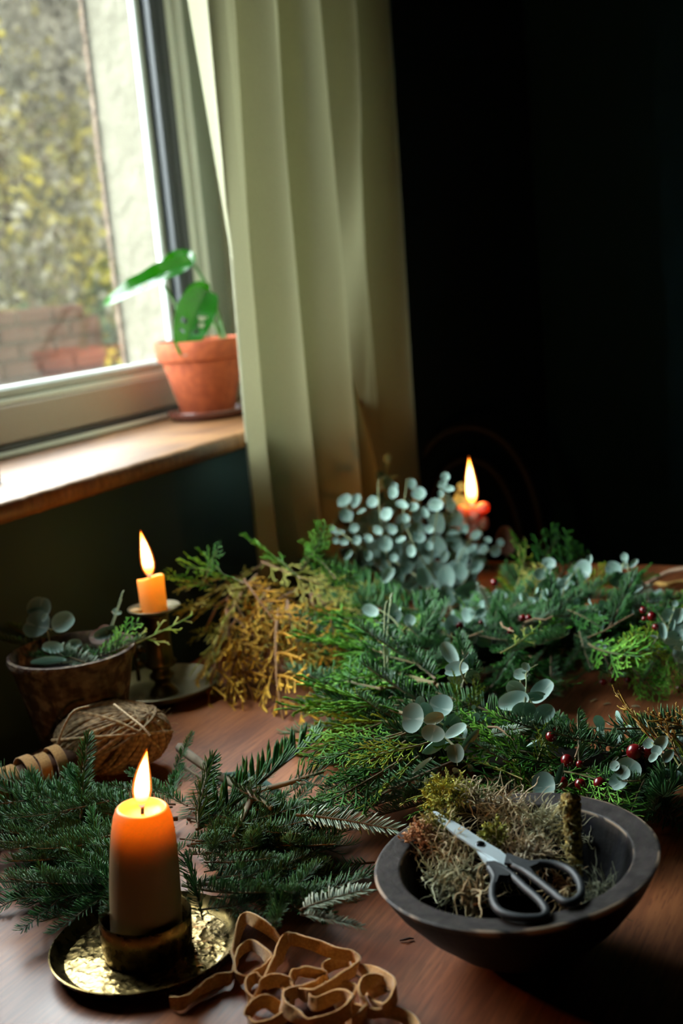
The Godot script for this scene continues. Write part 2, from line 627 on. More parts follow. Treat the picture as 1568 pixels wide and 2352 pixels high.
func leaf_mesh(lx: float, lz: float, notch: float, cup: float, col: Color, rim: Color) -> ArrayMesh:
	# round leaf from its stalk at the origin along +X, facing +Y, a little thick at its midrib
	var b := MB.new()
	var segs := 22
	var rings := 4
	var ce := b.put(Vector3(lx * 0.5, -cup * 0.2, 0), Vector3.UP, col)
	var ids := [[]]
	for k in range(1, rings + 1):
		var f := float(k) / rings
		var row := []
		for s in segs:
			var th := TAU * s / segs
			var r := 1.0 - notch * exp(-pow(angle_difference(0.0, th) / 0.33, 2.0)) + 0.02 * sin(3.0 * th + 1.0)
			var p := Vector3(lx * 0.5 + cos(th) * lx * 0.5 * r * f, 0, sin(th) * lz * 0.5 * r * f)
			p.y = cup * (f * f - 0.35) + absf(sin(th)) * f * cup * 0.8 + 0.05 * cup * sin(5.0 * th) * f
			var c2 := col.lerp(rim, pow(f, 4.0))
			if absf(p.z) < lz * 0.03: c2 = col.lerp(Color(0.42, 0.5, 0.42), 0.5)
			row.append(b.put(p, Vector3(-cos(th) * f * 0.4, 1, -sin(th) * f * 0.5).normalized(), c2))
		ids.append(row)
	for s in segs:
		b.tri(ce, ids[1][s], ids[1][(s + 1) % segs])
		for k in range(1, rings):
			b.quad(ids[k][s], ids[k + 1][s], ids[k + 1][(s + 1) % segs], ids[k][(s + 1) % segs])
	# stalk
	b.tube([Vector3(-lx * 0.12, 0.0005, 0), Vector3(lx * 0.15, -cup * 0.3, 0)], [0.0006, 0.0005], 4, [Color(0.3, 0.36, 0.2), Color(0.36, 0.42, 0.28)])
	return b.mesh()


func make_eucalyptus(key: String, ln: float, pairs: int, size: float, bare := 0.15, tipped := true) -> void:
	var sb := MB.new()
	var main := curve(Vector3.ZERO, Vector3.RIGHT, ln, 12, Vector3(0, jit(0.5), jit(0.5)), 0.05)
	var rad := []
	var cols := []
	for i in 13:
		rad.append(lerpf(0.0017, 0.0007, i / 12.0))
		cols.append(Color(0.16, 0.15, 0.08).lerp(Color(0.28, 0.34, 0.18), i / 12.0))
	sb.tube(main, rad, 6, cols)
	if tipped:   # budding end with tiny folded leaves
		var e: Vector3 = main[12]
		var ax: Vector3 = (main[12] - main[11]).normalized()
		for k in 5:
			var d := (ax + jv(0.55)).normalized()
			var q := e - ax * 0.004 * k
			sb.tube([q, q + d * 0.004, q + d * 0.009], [0.0004, 0.0016, 0.0003], 5, [Color(0.3, 0.34, 0.18), Color(0.36, 0.42, 0.26), Color(0.36, 0.4, 0.22)], 0.4)
	var leaves := []
	for i in pairs:
		var t := lerpf(bare, 0.97, float(i) / maxf(pairs - 1, 1))
		var f := t * 12.0
		var j := mini(int(f), 11)
		var q: Vector3 = (main[j] as Vector3).lerp(main[j + 1], f - j)
		var ax: Vector3 = (main[j + 1] - main[j]).normalized()
		var tw := (PI / 2 if i % 2 else 0.0) + jit(0.4)
		var sz := size * lerpf(1.0, 0.42, pow(t, 1.8)) * rng.randf_range(0.85, 1.12)
		for sd in [0.0, PI]:
			var out := Vector3.UP.rotated(Vector3.RIGHT, tw + sd)
			out = (out - ax * out.dot(ax)).normalized()
			var x := (ax * rng.randf_range(0.15, 0.6) + out).normalized()
			var z := ax.cross(out).normalized()
			var y := (z.cross(x)).normalized().rotated(x, jit(0.5))
			z = x.cross(y)
			leaves.append([rng.randi() % 4, Transform3D(Basis(x, y, z).scaled_local(Vector3.ONE * sz / 0.03), q + out * 0.001)])
	D[key] = {"stem": sb.mesh(), "leaves": leaves, "len": ln, "m": "eucalyptus_leaf"}


func make_greenery() -> void:
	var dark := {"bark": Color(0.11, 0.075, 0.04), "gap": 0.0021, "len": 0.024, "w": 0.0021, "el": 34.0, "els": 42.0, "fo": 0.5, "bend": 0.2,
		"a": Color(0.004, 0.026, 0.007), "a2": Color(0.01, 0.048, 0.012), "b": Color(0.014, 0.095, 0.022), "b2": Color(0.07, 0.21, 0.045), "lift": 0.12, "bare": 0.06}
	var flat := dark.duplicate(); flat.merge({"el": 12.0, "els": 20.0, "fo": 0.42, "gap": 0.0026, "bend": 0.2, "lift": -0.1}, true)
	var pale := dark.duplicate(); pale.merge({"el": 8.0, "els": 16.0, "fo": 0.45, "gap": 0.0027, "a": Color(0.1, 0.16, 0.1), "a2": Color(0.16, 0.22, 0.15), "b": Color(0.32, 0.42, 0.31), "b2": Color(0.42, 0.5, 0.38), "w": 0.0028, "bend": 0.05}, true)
	var tall := dark.duplicate(); tall.merge({"el": 62.0, "els": 18.0, "fo": 0.35, "gap": 0.0028, "w": 0.0024}, true)
	make_fir("fir_full", [[0.25, 1, 0.55], [0.32, -1, 0.5], [0.6, 1, 0.34], [0.65, -1, 0.36]], 0.24, dark)
	make_fir("fir_fork", [[0.3, 1, 0.6], [0.45, -1, 0.5]], 0.2, dark)
	make_fir("fir_brush", [], 0.15, dark)
	make_fir("fir_flat", [[0.4, 1, 0.45], [0.45, -1, 0.5]], 0.19, flat)
	make_fir("fir_plume", [], 0.15, flat)
	make_fir("fir_comb", [], 0.14, tall)
	make_fir("fir_pale", [], 0.13, pale)
	make_fir("fir_palefork", [[0.35, 1, 0.6]], 0.15, pale)
	var stub := dark.duplicate(); stub.merge({"r": 0.0058, "bare": 0.62, "bark": Color(0.12, 0.09, 0.055)}, true)
	make_fir("fir_stub", [[0.75, -1, 0.4], [0.8, 1, 0.35]], 0.22, stub)
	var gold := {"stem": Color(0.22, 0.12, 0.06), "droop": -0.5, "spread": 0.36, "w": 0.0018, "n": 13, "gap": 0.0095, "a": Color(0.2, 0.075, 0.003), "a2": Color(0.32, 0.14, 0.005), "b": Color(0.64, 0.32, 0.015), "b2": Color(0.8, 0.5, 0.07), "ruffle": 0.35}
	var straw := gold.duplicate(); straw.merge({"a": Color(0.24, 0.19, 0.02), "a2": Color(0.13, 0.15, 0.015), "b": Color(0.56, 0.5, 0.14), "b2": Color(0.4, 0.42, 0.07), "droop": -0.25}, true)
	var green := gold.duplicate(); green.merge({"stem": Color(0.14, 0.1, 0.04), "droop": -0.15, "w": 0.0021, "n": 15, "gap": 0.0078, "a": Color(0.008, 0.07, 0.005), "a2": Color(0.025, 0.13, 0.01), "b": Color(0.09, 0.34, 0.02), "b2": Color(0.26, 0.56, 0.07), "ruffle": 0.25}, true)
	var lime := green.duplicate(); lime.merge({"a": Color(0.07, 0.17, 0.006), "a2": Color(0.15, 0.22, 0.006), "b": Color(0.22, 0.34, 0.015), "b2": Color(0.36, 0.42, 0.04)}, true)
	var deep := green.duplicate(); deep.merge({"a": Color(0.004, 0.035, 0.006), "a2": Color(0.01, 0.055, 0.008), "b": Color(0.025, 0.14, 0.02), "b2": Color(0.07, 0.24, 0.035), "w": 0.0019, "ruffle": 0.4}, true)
	for k in 3: make_cypress("gold%d" % k, 0.17, gold)
	for k in 2: make_cypress("straw%d" % k, 0.18, straw)
	for k in 3: make_cypress("green%d" % k, 0.16, green)
	for k in 2: make_cypress("lime%d" % k, 0.15, lime)
	for k in 2: make_cypress("deep%d" % k, 0.15, deep)
	var wisp := lime.duplicate(); wisp.merge({"n": 7, "spread": 0.24, "bare": 0.3, "b": Color(0.42, 0.38, 0.1), "stem": Color(0.26, 0.22, 0.07)}, true)
	make_cypress("wisp", 0.14, wisp)
	var gwisp := gold.duplicate(); gwisp.merge({"n": 9, "spread": 0.3, "bare": 0.3, "droop": 0.25, "w": 0.0027, "b": Color(0.66, 0.42, 0.08), "b2": Color(0.85, 0.66, 0.3)}, true)
	make_cypress("goldwisp", 0.14, gwisp)
	var grey := Color(0.15, 0.26, 0.21)
	D.leaf = [leaf_mesh(0.03, 0.028, 0.1, 0.002, grey, Color(0.26, 0.38, 0.34)), leaf_mesh(0.032, 0.022, 0.02, 0.003, Color(0.18, 0.3, 0.25), Color(0.25, 0.37, 0.32)),
		leaf_mesh(0.029, 0.031, 0.2, 0.003, Color(0.11, 0.2, 0.165), Color(0.18, 0.27, 0.23)), leaf_mesh(0.034, 0.026, 0.06, 0.004, Color(0.22, 0.35, 0.29), Color(0.3, 0.44, 0.38))]
	make_eucalyptus("gum_long", 0.26, 9, 0.034)
	make_eucalyptus("gum_mid", 0.2, 7, 0.03)
	make_eucalyptus("gum_small", 0.15, 7, 0.019)
	make_eucalyptus("gum_short", 0.1, 3, 0.032, 0.35)
	make_eucalyptus("gum_big", 0.1, 2, 0.042, 0.5)
	make_eucalyptus("gum_thin", 0.13, 3, 0.012, 0.3)
	# berries
	var b := MB.new()
	b.ball(Vector3.ZERO, Vector3(0.0072, 0.0066, 0.0066), 16, 10)
	D.berry = b.mesh()
	b = MB.new()
	for k in 5:
		var th := TAU * k / 5
		var o := Vector3(0.0064, cos(th) * 0.002, sin(th) * 0.002)
		b.tube([o, o + Vector3(0.0014, cos(th) * 0.0012, sin(th) * 0.0012), o + Vector3(0.0022, cos(th) * 0.0022, sin(th) * 0.0022)], [0.0009, 0.0007, 0.0002], 4)
	b.tube([Vector3(-0.006, 0, 0), Vector3(-0.013, 0.001, 0)], [0.0005, 0.0004], 4)
	D.calyx = b.mesh()


func aim(from: Vector3, to: Vector3, roll: float, ln: float) -> Transform3D:
	var x := (to - from).normalized()
	var y := (Vector3.UP - x * x.y)
	if y.length() < 0.05: y = -cf - x * (-cf).dot(x)
	y = y.normalized().rotated(x, roll)
	var s := from.distance_to(to) / ln
	return Transform3D(Basis(x, y, x.cross(y)) * s, from)


# a sprig as a thing of its own (parts: stem, needles or leaves) or as a part of another thing (sub-parts under the stem)
func sprig(kind: String, called: String, xf: Transform3D, part_of: Node3D = null) -> Node3D:
	var d: Dictionary = D[kind]
	var root: Node3D
	if part_of:
		root = obj(called, d.stem, M.bark, part_of)
		root.transform = Transform3D(xf.basis, xf.origin - part_of.position)
	else:
		root = thing(called, "", "")
		root.transform = xf
		obj("stem", d.stem, M.bark, root)
	if d.has("leaf"):
		stuff(obj(d.what, d.leaf, M[d.m], root))
	else:
		for L in d.leaves:
			obj("leaf", D.leaf[L[0]], M.eucalyptus_leaf, root).transform = L[1]
	return root


func berry(at: Vector3, size: float, part_of: Node3D, label := "") -> void:
	var o: Node3D
	if part_of:
		o = obj("berry", D.berry, M.berry_skin, part_of)
		o.position = at - part_of.position
	else:
		o = thing("berry", label, "berry", at)
		obj("skin", D.berry, M.berry_skin, o)
	var d := (-cf + Vector3(jit(1.0), rng.randf_range(-0.6, 0.8), jit(1.0))).normalized()
	o.basis = Basis.looking_at(d, Vector3.UP) * Basis(Vector3.UP, PI / 2) * size
	obj("calyx", D.calyx, M.berry_crown, o)


# a eucalyptus sprig whose leaves are set one by one: stem [px, py, height], leaves [centre px, py, height, length px, width px, angle, kind, lean]
func gum_sprig(stem: Array, leaves: Array, part_of: Node3D, label := "", group := "", tone: Material = null) -> void:
	var root: Node3D
	var at := P(stem[0][0], stem[0][1], stem[0][2])
	var pts := []
	for q in stem: pts.append(P(q[0], q[1], q[2]) - at)
	pts = smooth(pts, 6)
	var rad := []
	for i in pts.size(): rad.append(lerpf(0.0015, 0.0007, float(i) / pts.size()))
	var b := MB.new()
	b.tube(pts, rad, 6, fill_col(pts.size(), Color(0.24, 0.27, 0.13)))
	if part_of:
		root = obj("eucalyptus_sprig", b.mesh(), M.bark, part_of)
		root.position = at - part_of.position
	else:
		root = thing("eucalyptus_sprig" if group == "" else "eucalyptus_branch", label, "eucalyptus sprig" if group == "" else "eucalyptus branch", at, group)
		obj("stem", b.mesh(), M.bark, root)
	for L in leaves:
		var ce := P(L[0], L[1], L[2])
		var back := (eye - ce).normalized()
		var mpp := eye.distance_to(ce) / F
		var a := deg_to_rad(float(L[5]))
		var x := (cr * cos(a) + cu * sin(a))
		var face := (back + Vector3(-0.3, 0.26, 0.0)).normalized()      # leaves turn towards the window
		x = (x - face * x.dot(face)).normalized()
		var n := face.rotated(x, float(L[7]) * 0.7)
		var o := obj("leaf", D.leaf[L[6]], tone if tone else M.eucalyptus_leaf, root)
		var ln := float(L[3]) * mpp
		o.transform = Transform3D(Basis(x * ln / 0.031, n * ln / 0.031, x.cross(n) * float(L[4]) * mpp / 0.026 / maxf(0.45, cos(float(L[7])))), ce - x * ln * 0.5 - at)


# ---------------------------------------------------------------- lights and lens
func set_lens() -> void:
	var p := deg_to_rad(10.8)
	var yaw := deg_to_rad(27.2)
	var roll := atan(0.09)
	cf = Vector3(-sin(yaw) * cos(p), -sin(p), -cos(yaw) * cos(p))
	var r0 := cf.cross(Vector3.UP).normalized()
	var u0 := r0.cross(cf)
	cr = r0 * cos(roll) - u0 * sin(roll)
	cu = r0 * sin(roll) + u0 * cos(roll)


func sky_and_camera() -> void:
	var cam := Camera3D.new()
	cam.name = "camera"
	add_child(cam)
	cam.transform = Transform3D(Basis(cr, cu, -cf), eye)
	cam.fov = rad_to_deg(2.0 * atan(1176.0 / F))
	var at := CameraAttributesPhysical.new()
	at.frustum_focal_length = 24.0 / (2.0 * tan(deg_to_rad(cam.fov) / 2.0))
	at.frustum_focus_distance = 1.3
	at.exposure_aperture = 2.6
	at.frustum_near = 0.05
	at.frustum_far = 200.0
	cam.attributes = at
	cam.current = true
	var we := WorldEnvironment.new()
	we.name = "surroundings"
	var e := Environment.new()
	e.background_mode = Environment.BG_SKY
	var s := ProceduralSkyMaterial.new()
	s.sky_top_color = Color(0.9, 0.955, 0.965)
	s.sky_horizon_color = Color(0.96, 0.985, 0.97)
	s.sky_curve = 0.15
	s.sky_energy_multiplier = 1.0
	e.background_energy_multiplier = 27.0
	s.ground_bottom_color = Color(0.05, 0.05, 0.045)
	s.ground_horizon_color = Color(0.1, 0.1, 0.09)
	s.use_debanding = false
	e.sky = Sky.new()
	e.sky.sky_material = s
	e.tonemap_mode = Environment.TONE_MAPPER_LINEAR
	e.tonemap_exposure = 1.2
	e.sdfgi_enabled = true
	e.ssao_enabled = true
	e.ssil_enabled = true
	we.environment = e
	add_child(we)


# ---------------------------------------------------------------- room
func slab(called: String, lo: Vector3, hi: Vector3, m: Material, parent: Node3D = self, bv := 0.0) -> MeshInstance3D:
	var b := MB.new()
	b.box(lo, hi, bv)
	return obj(called, b.mesh(), m, parent)


func build_room() -> void:
	var st := "structure"
	tag(slab("floor", Vector3(-1.9, -0.1, -4.3), Vector3(1.9, 0, 1.5), M.floor_boards), "dark boarded floor under the table", "floor", "", st)
	tag(slab("ceiling", Vector3(-1.9, 2.7, -4.3), Vector3(1.9, 2.8, 1.5), M.dark_wall_paint), "dark ceiling above the whole room", "ceiling", "", st)
	tag(slab("wall_back", Vector3(-1.9, 0, -4.3), Vector3(1.9, 2.7, -4.1), M.far_wall_paint), "near-black teal wall at the far end of the room", "wall", "", st)
	tag(slab("wall_right", Vector3(1.7, 0, -4.1), Vector3(1.9, 2.7, 1.3), M.dark_wall_paint), "dark wall opposite the window", "wall", "", st)
	tag(slab("wall_front", Vector3(-1.9, 0, 1.3), Vector3(1.9, 2.7, 1.5), M.dark_wall_paint), "dark wall behind the viewer", "wall", "", st)
	# thick window wall: opening z -2.66 .. -0.75, y SH .. 2.45
	var w := Node3D.new(); w.name = "wall_left"; add_child(w)
	tag(w, "thick dark teal wall that holds the window", "wall", "", st)
	slab("wall_piece", Vector3(-1.78, 0, -4.1), Vector3(-1.27, SH - 0.034, 1.3), M.dark_wall_paint, w)
	slab("wall_piece", Vector3(-1.78, 2.45, -4.1), Vector3(-1.27, 2.7, 1.3), M.dark_wall_paint, w)
	slab("wall_piece", Vector3(-1.78, SH - 0.034, -4.1), Vector3(-1.27, 2.45, -2.68), M.dark_wall_paint, w)
	slab("wall_piece", Vector3(-1.78, SH - 0.034, -0.83), Vector3(-1.27, 2.45, 1.3), M.dark_wall_paint, w)
	slab("plaster_reveal", Vector3(-1.66, SH - 0.03, -2.682), Vector3(-1.268, 2.45, -2.662), M.cream_plaster, w)
	slab("plaster_reveal", Vector3(-1.66, SH - 0.03, -0.85), Vector3(-1.268, 2.45, -0.828), M.cream_plaster, w)
	slab("plaster_reveal", Vector3(-1.66, 2.43, -2.66), Vector3(-1.268, 2.452, -0.85), M.cream_plaster, w)
	# outside reveal: pale render with a broken sandstone corner
	var ow := Node3D.new(); ow.name = "wall_outside"; add_child(ow)
	tag(ow, "pale rendered outer window reveal with rough sandstone edge", "wall", "", st)
	slab("render_coat", Vector3(-1.82, 0.6, -2.9), Vector3(-1.672, 2.6, -2.462), M.outer_render, ow)
	var b := MB.new()
	var rows := []
	var nz := FastNoiseLite.new(); nz.seed = 4; nz.frequency = 22.0; nz.fractal_octaves = 3
	for i in 160:
		var y := 0.6 + 2.0 * i / 159.0
		var row := []
		for j in 9:
			var th := -PI / 2 + PI * j / 8.0
			var k := nz.get_noise_2d(y, j * 0.01)
			row.append(Vector3(-1.815 - cos(th) * (0.022 + 0.012 * k), y, -2.47 + sin(th) * 0.016 + 0.006 * nz.get_noise_2d(y + 5.0, j * 0.02)))
		rows.append(row)
	b.sheet(rows)
	obj("stone_edge", b.mesh(), M.sandstone, ow)
	slab("stone_sill", Vector3(-1.86, 1.1, -2.5), Vector3(-1.66, 1.165, 0.5), M.sandstone, ow, 0.008)
	slab("stone_lintel", Vector3(-1.82, 2.42, -2.9), Vector3(-1.672, 2.7, 0.9), M.outer_render, ow)
	# window: pane, glazing bead, dark gasket, pale frame, bottom rail
	var wn := Node3D.new(); wn.name = "window_1"; add_child(wn)
	tag(wn, "white framed window with dark gasket line, looking onto a garden bank", "window", "", st)
	slab("pane", Vector3(-1.652, 1.2, -2.4), Vector3(-1.646, 2.4, -0.93), M.pane_glass, wn)
	slab("glazing_bead", Vector3(-1.655, 1.205, -2.424), Vector3(-1.637, 2.42, -2.402), M.bead_frame, wn, 0.004)
	slab("gasket", Vector3(-1.655, 1.14, -2.486), Vector3(-1.612, 2.42, -2.424), M.anthracite, wn, 0.003)
	slab("gasket_lip", Vector3(-1.66, 1.14, -2.472), Vector3(-1.607, 2.42, -2.446), M.anthracite, wn, 0.004)
	slab("frame_strip", Vector3(-1.66, SH, -2.512), Vector3(-1.61, 2.43, -2.487), M.white_frame, wn, 0.005)
	slab("frame_strip", Vector3(-1.66, SH, -2.54), Vector3(-1.598, 2.43, -2.514), M.white_frame, wn, 0.006)
	slab("frame_post", Vector3(-1.67, SH, -2.664), Vector3(-1.63, 2.43, -2.54), M.grey_frame, wn, 0.004)
	slab("bottom_bead", Vector3(-1.655, 1.19, -2.42), Vector3(-1.618, 1.214, -0.93), M.bead_frame, wn, 0.006)
	slab("bead_step", Vector3(-1.66, 1.18, -2.42), Vector3(-1.612, 1.192, -0.93), M.white_frame, wn, 0.003)
	slab("bottom_rail", Vector3(-1.665, 1.105, -2.424), Vector3(-1.606, 1.182, -0.93), M.rail_wood, wn, 0.006)
	slab("seal_strip", Vector3(-1.665, 1.094, -2.5), Vector3(-1.598, 1.106, -0.85), M.anthracite, wn, 0.002)
	slab("seal_strip", Vector3(-1.665, SH, -2.5), Vector3(-1.588, 1.096, -0.85), M.white_frame, wn, 0.003)
	slab("top_rail", Vector3(-1.665, 2.38, -2.54), Vector3(-1.61, 2.44, -0.85), M.white_frame, wn, 0.006)
	slab("side_stile", Vector3(-1.665, SH, -0.95), Vector3(-1.61, 2.44, -0.85), M.white_frame, wn, 0.006)
	# wooden sill with a worn front edge
	b = MB.new()
	rows = []
	var prof := [Vector2(-1.66, SH), Vector2(-1.45, SH), Vector2(-1.3, SH), Vector2(-1.245, SH), Vector2(-1.239, SH - 0.003), Vector2(-1.236, SH - 0.007), Vector2(-1.235, SH - 0.016), Vector2(-1.237, SH - 0.026), Vector2(-1.244, SH - 0.033), Vector2(-1.3, SH - 0.033)]
	for i in 140:
		var z := -2.66 + 1.81 * i / 139.0
		var row := []
		for j in prof.size():
			var q: Vector2 = prof[j]
			var k := nz.get_noise_2d(z * 1.3, 3.0 + j * 0.004)
			var amt := 0.0045 if j >= 3 and j <= 8 else 0.0
			row.append(Vector3(q.x + minf(k, 0.12) * amt, q.y + minf(k, 0.0) * amt * 0.6, z))
		rows.append(row)
	b.sheet(rows)
	tag(obj("trim_1", b.mesh(), M.sill_wood), "worn thick wooden window sill under the window", "sill", "", st)


func build_outside() -> void:
	# steep bank beyond the window
	var nz := FastNoiseLite.new(); nz.seed = 9; nz.frequency = 0.6; nz.fractal_octaves = 3
	var h := func(x: float, z: float) -> float:
		var t := clampf((-x - 3.6) / 4.6, 0.0, 1.0)
		return 0.15 + (4.3 * pow(t, 0.85) + nz.get_noise_2d(x, z) * 0.45 * (0.3 + t)) * lerpf(0.3, 1.0, smoothstep(-0.5, -3.6, z))
	var b := MB.new()
	var rows := []
	for i in 30:
		var row := []
		var x := -1.9 - 12.0 * i / 29.0
		for j in 40:
			var z := 4.0 - 22.0 * j / 39.0
			row.append(Vector3(x, h.call(x, z), z))
		rows.append(row)
	b.sheet(rows)
	tag(obj("garden_bank", b.mesh(), M.bank_soil), "steep overgrown earth bank outside the window", "bank", "", "structure")
	# leaves of the bank: nobody could count them
	b = MB.new()
	for k in 9:
		var p := jv(0.11)
		var x := jv(1.0).normalized() * rng.randf_range(0.035, 0.07)
		var y := x.cross(jv(1.0)).normalized() * rng.randf_range(0.016, 0.03)
		var up := x.cross(y).normalized()
		var a := b.put(p, up); var c := b.put(p + x * 0.5 + y, up); var d := b.put(p + x, up); var e := b.put(p + x * 0.5 - y, up)
		b.quad(a, c, d, e)
	var mm := MultiMesh.new()
	mm.transform_format = MultiMesh.TRANSFORM_3D
	mm.use_colors = true
	mm.mesh = b.mesh()
	var n := 26000
	mm.instance_count = n
	var pal := [Color(0.03, 0.026, 0.019), Color(0.045, 0.039, 0.028), Color(0.05, 0.039, 0.006), Color(0.03, 0.026, 0.007), Color(0.01, 0.018, 0.007), Color(0.018, 0.012, 0.006), Color(0.09, 0.072, 0.007), Color(0.006, 0.012, 0.009)]
	for i in n:
		var x := -3.3 - 7.0 * pow(rng.randf(), 1.3)
		var z := -1.0 - 13.5 * rng.randf()
		var g: float = h.call(x, z)
		var lump := absf(nz.get_noise_2d(x * 2.4 + 30.0, z * 2.4)) * 1.3
		var y := g + rng.randf() * (0.15 + lump)
		var q := nz.get_noise_2d(x * 1.5 - 80.0, z * 1.5 + y)
		var k := 0
		var hi := (y - 0.5) / 3.5
		if hi > 0.62: k = 0 if rng.randf() < 0.6 else 1
		elif hi > 0.22: k = 2 if q > 0.12 else (5 if q < -0.2 else 3)
		else: k = 7 if q < 0.0 else 4
		if rng.randf() < 0.09: k = 6
		if hi > 0.22 and hi < 0.62 and rng.randf() < 0.25: k = 1
		mm.set_instance_transform(i, Transform3D(Basis.from_euler(jv(PI)) * rng.randf_range(0.7, 1.5), Vector3(x, y, z)))
		mm.set_instance_color(i, pal[k])
	var mi := MultiMeshInstance3D.new()
	mi.name = "bank_foliage"
	mi.multimesh = mm
	mi.material_override = M.hedge_leaf
	add_child(mi)
	tag(mi, "autumn shrubs and ivy covering the bank outside the window", "foliage", "", "stuff")
	# low brick wall at the foot of the bank
	var gw := thing("garden_wall", "low weathered brick garden wall at the foot of the bank", "garden wall", Vector3(-3.5, 0, -3.25))
	slab("wall_core", Vector3(-0.09, 0.3, -1.2), Vector3(0.09, 1.3, 0.9), M.garden_mortar, gw)
	var bb := MB.new()
	bb.box(Vector3(-0.05, -0.03, -0.105), Vector3(0.05, 0.03, 0.105), 0.006)
	var bm := bb.mesh()
	for row in 8:
		for k in 9:
			var o := obj("brick", bm, M.garden_brick, gw)
			o.position = Vector3(0.062 + jit(0.004), 0.83 + row * 0.07, -1.08 + k * 0.222 + (0.11 if row % 2 else 0.0))


func build_curtain() -> void:
	var b := MB.new()
	var rows := []
	var nv := 90
	var nu := 190
	for i in nv:
		var y := lerpf(2.42, 0.12, float(i) / (nv - 1))
		var row := []
		var low := clampf((1.9 - y) / 1.0, 0.0, 1.4)      # folds open towards the hem
		for j in nu:
			var u := float(j) / (nu - 1)
			var z0 := lerpf(-1.985, -1.945, clampf((1.9 - y) / 0.8, 0, 1))
			var z1 := lerpf(-2.79, -2.755, clampf((2.0 - y) / 1.1, 0, 1))
			var wv := u * TAU
			var z := lerpf(z0, z1, u)
			var ph := wv * 4.6 + 0.5 + low * 0.5 * sin(wv * 0.5)
			var x := -1.2 + 0.034 * sin(ph) + 0.016 * sin(wv * 9.1 + 1.3 - low * 0.8) + 0.007 * sin(wv * 15.0 + low * 1.5)
			z += 0.02 * cos(ph) + 0.006 * sin(wv * 12.0 + low)
			# deep pleat near the middle
			var dp := exp(-pow((u - lerpf(0.6, 0.7, low)) / 0.035, 2.0))
			z += 0.085 * dp
			x -= 0.085 * exp(-pow((u - 0.02 - lerpf(0.6, 0.7, low)) / 0.03, 2.0))
			# the left edge turns back to the window
			var rt := clampf(1.0 - u / 0.04, 0.0, 1.0)
			var turn := clampf((y - 1.42) / 0.5, 0.0, 1.0)
			if rt > 0.0:
				x = lerpf(x, -1.2 + 0.012, 0.7)
				x -= rt * lerpf(0.0, 0.062, turn)
				z = z0 + 0.01 - rt * lerpf(0.0, 0.014, turn)
			row.append(Vector3(x, y, z))
		rows.append(row)
	b.sheet(rows)
	var t := thing("curtain", "long pale linen curtain hanging in folds beside the window", "curtain", Vector3(-1.2, 0.12, -2.35))
	obj("cloth", b.mesh(), M.curtain_linen, t).position = -t.position
	var hb := MB.new()
	hb.tube([Vector3(-1.2, 2.45, -3.0), Vector3(-1.2, 2.45, 0.6)], [0.012, 0.012], 10)
	tag(obj("curtain_rail", hb.mesh(), M.anthracite), "dark curtain rail above the window, out of view", "rail")


func build_table() -> void:
	var t := thing("table", "large reddish brown wooden table covered with greenery", "table", Vector3(-0.2, 0, -1.3))
	slab("tabletop", Vector3(-0.95, TT - 0.04, -1.065), Vector3(1.0, TT, 0.95), M.table_wood, t, 0.005)
	for sx in [-0.86, 0.9]:
		for sz in [-0.97, 0.85]:
			slab("leg", Vector3(sx - 0.035, 0, sz - 0.035), Vector3(sx + 0.035, TT - 0.04, sz + 0.035), M.table_wood, t, 0.004)
	slab("apron", Vector3(-0.83, TT - 0.14, -0.98), Vector3(0.87, TT - 0.04, -0.955), M.table_wood, t)
	slab("apron", Vector3(-0.87, TT - 0.14, -0.95), Vector3(-0.845, TT - 0.04, 0.83), M.table_wood, t)


# ---------------------------------------------------------------- candles
func flame(base: Vector3, lean: Vector3, h: float, w: float, energy: float, parent: Node3D) -> void:
	var b := MB.new()
	var mb := MB.new()
	var prof := [[0.0, 0.28], [0.08, 0.62], [0.18, 0.9], [0.3, 1.0], [0.45, 0.92], [0.6, 0.74], [0.75, 0.5], [0.88, 0.26], [0.96, 0.1], [1.0, 0.02]]
	for e in 2:
		var q: MB = b if e == 0 else mb
		var first := q.v.size()
		for i in prof.size():
			var t: float = prof[i][0]
			var r: float = prof[i][1] * w * (0.5 if e == 0 else 0.64)
			var ce := Vector3.UP * h * (t if e == 0 else t * 1.07 - 0.02) + lean * (t * t) * h
			for s in 15:
				var th := TAU * s / 14
				q.put(ce + Vector3(cos(th) * r, 0, sin(th) * r), Vector3(cos(th), 0.1, sin(th)).normalized(), Color.WHITE, Vector2(s / 14.0, t))
		for i in prof.size() - 1:
			for s in 14:
				var a := first + i * 15 + s
				q.quad(a, a + 1, a + 16, a + 15)
	var o := obj("flame", b.mesh(), M.flame_core, parent)
	o.position = base
	obj("mantle", mb.mesh(), M.flame_mantle, o)
	var l := OmniLight3D.new()
	l.name = free_name("flame_light", parent)
	l.position = base + Vector3.UP * h * 0.3 + lean * h * 0.09
	l.light_color = Color(1.0, 0.6, 0.26)
	l.light_energy = energy
	l.light_size = w * 0.4
	l.omni_range = 8.0
	l.omni_attenuation = 2.0
	l.shadow_enabled = true
	parent.add_child(l, true)


func tilt(o: Node3D, a: float) -> void:
	o.basis = Basis(cf, a) * o.basis


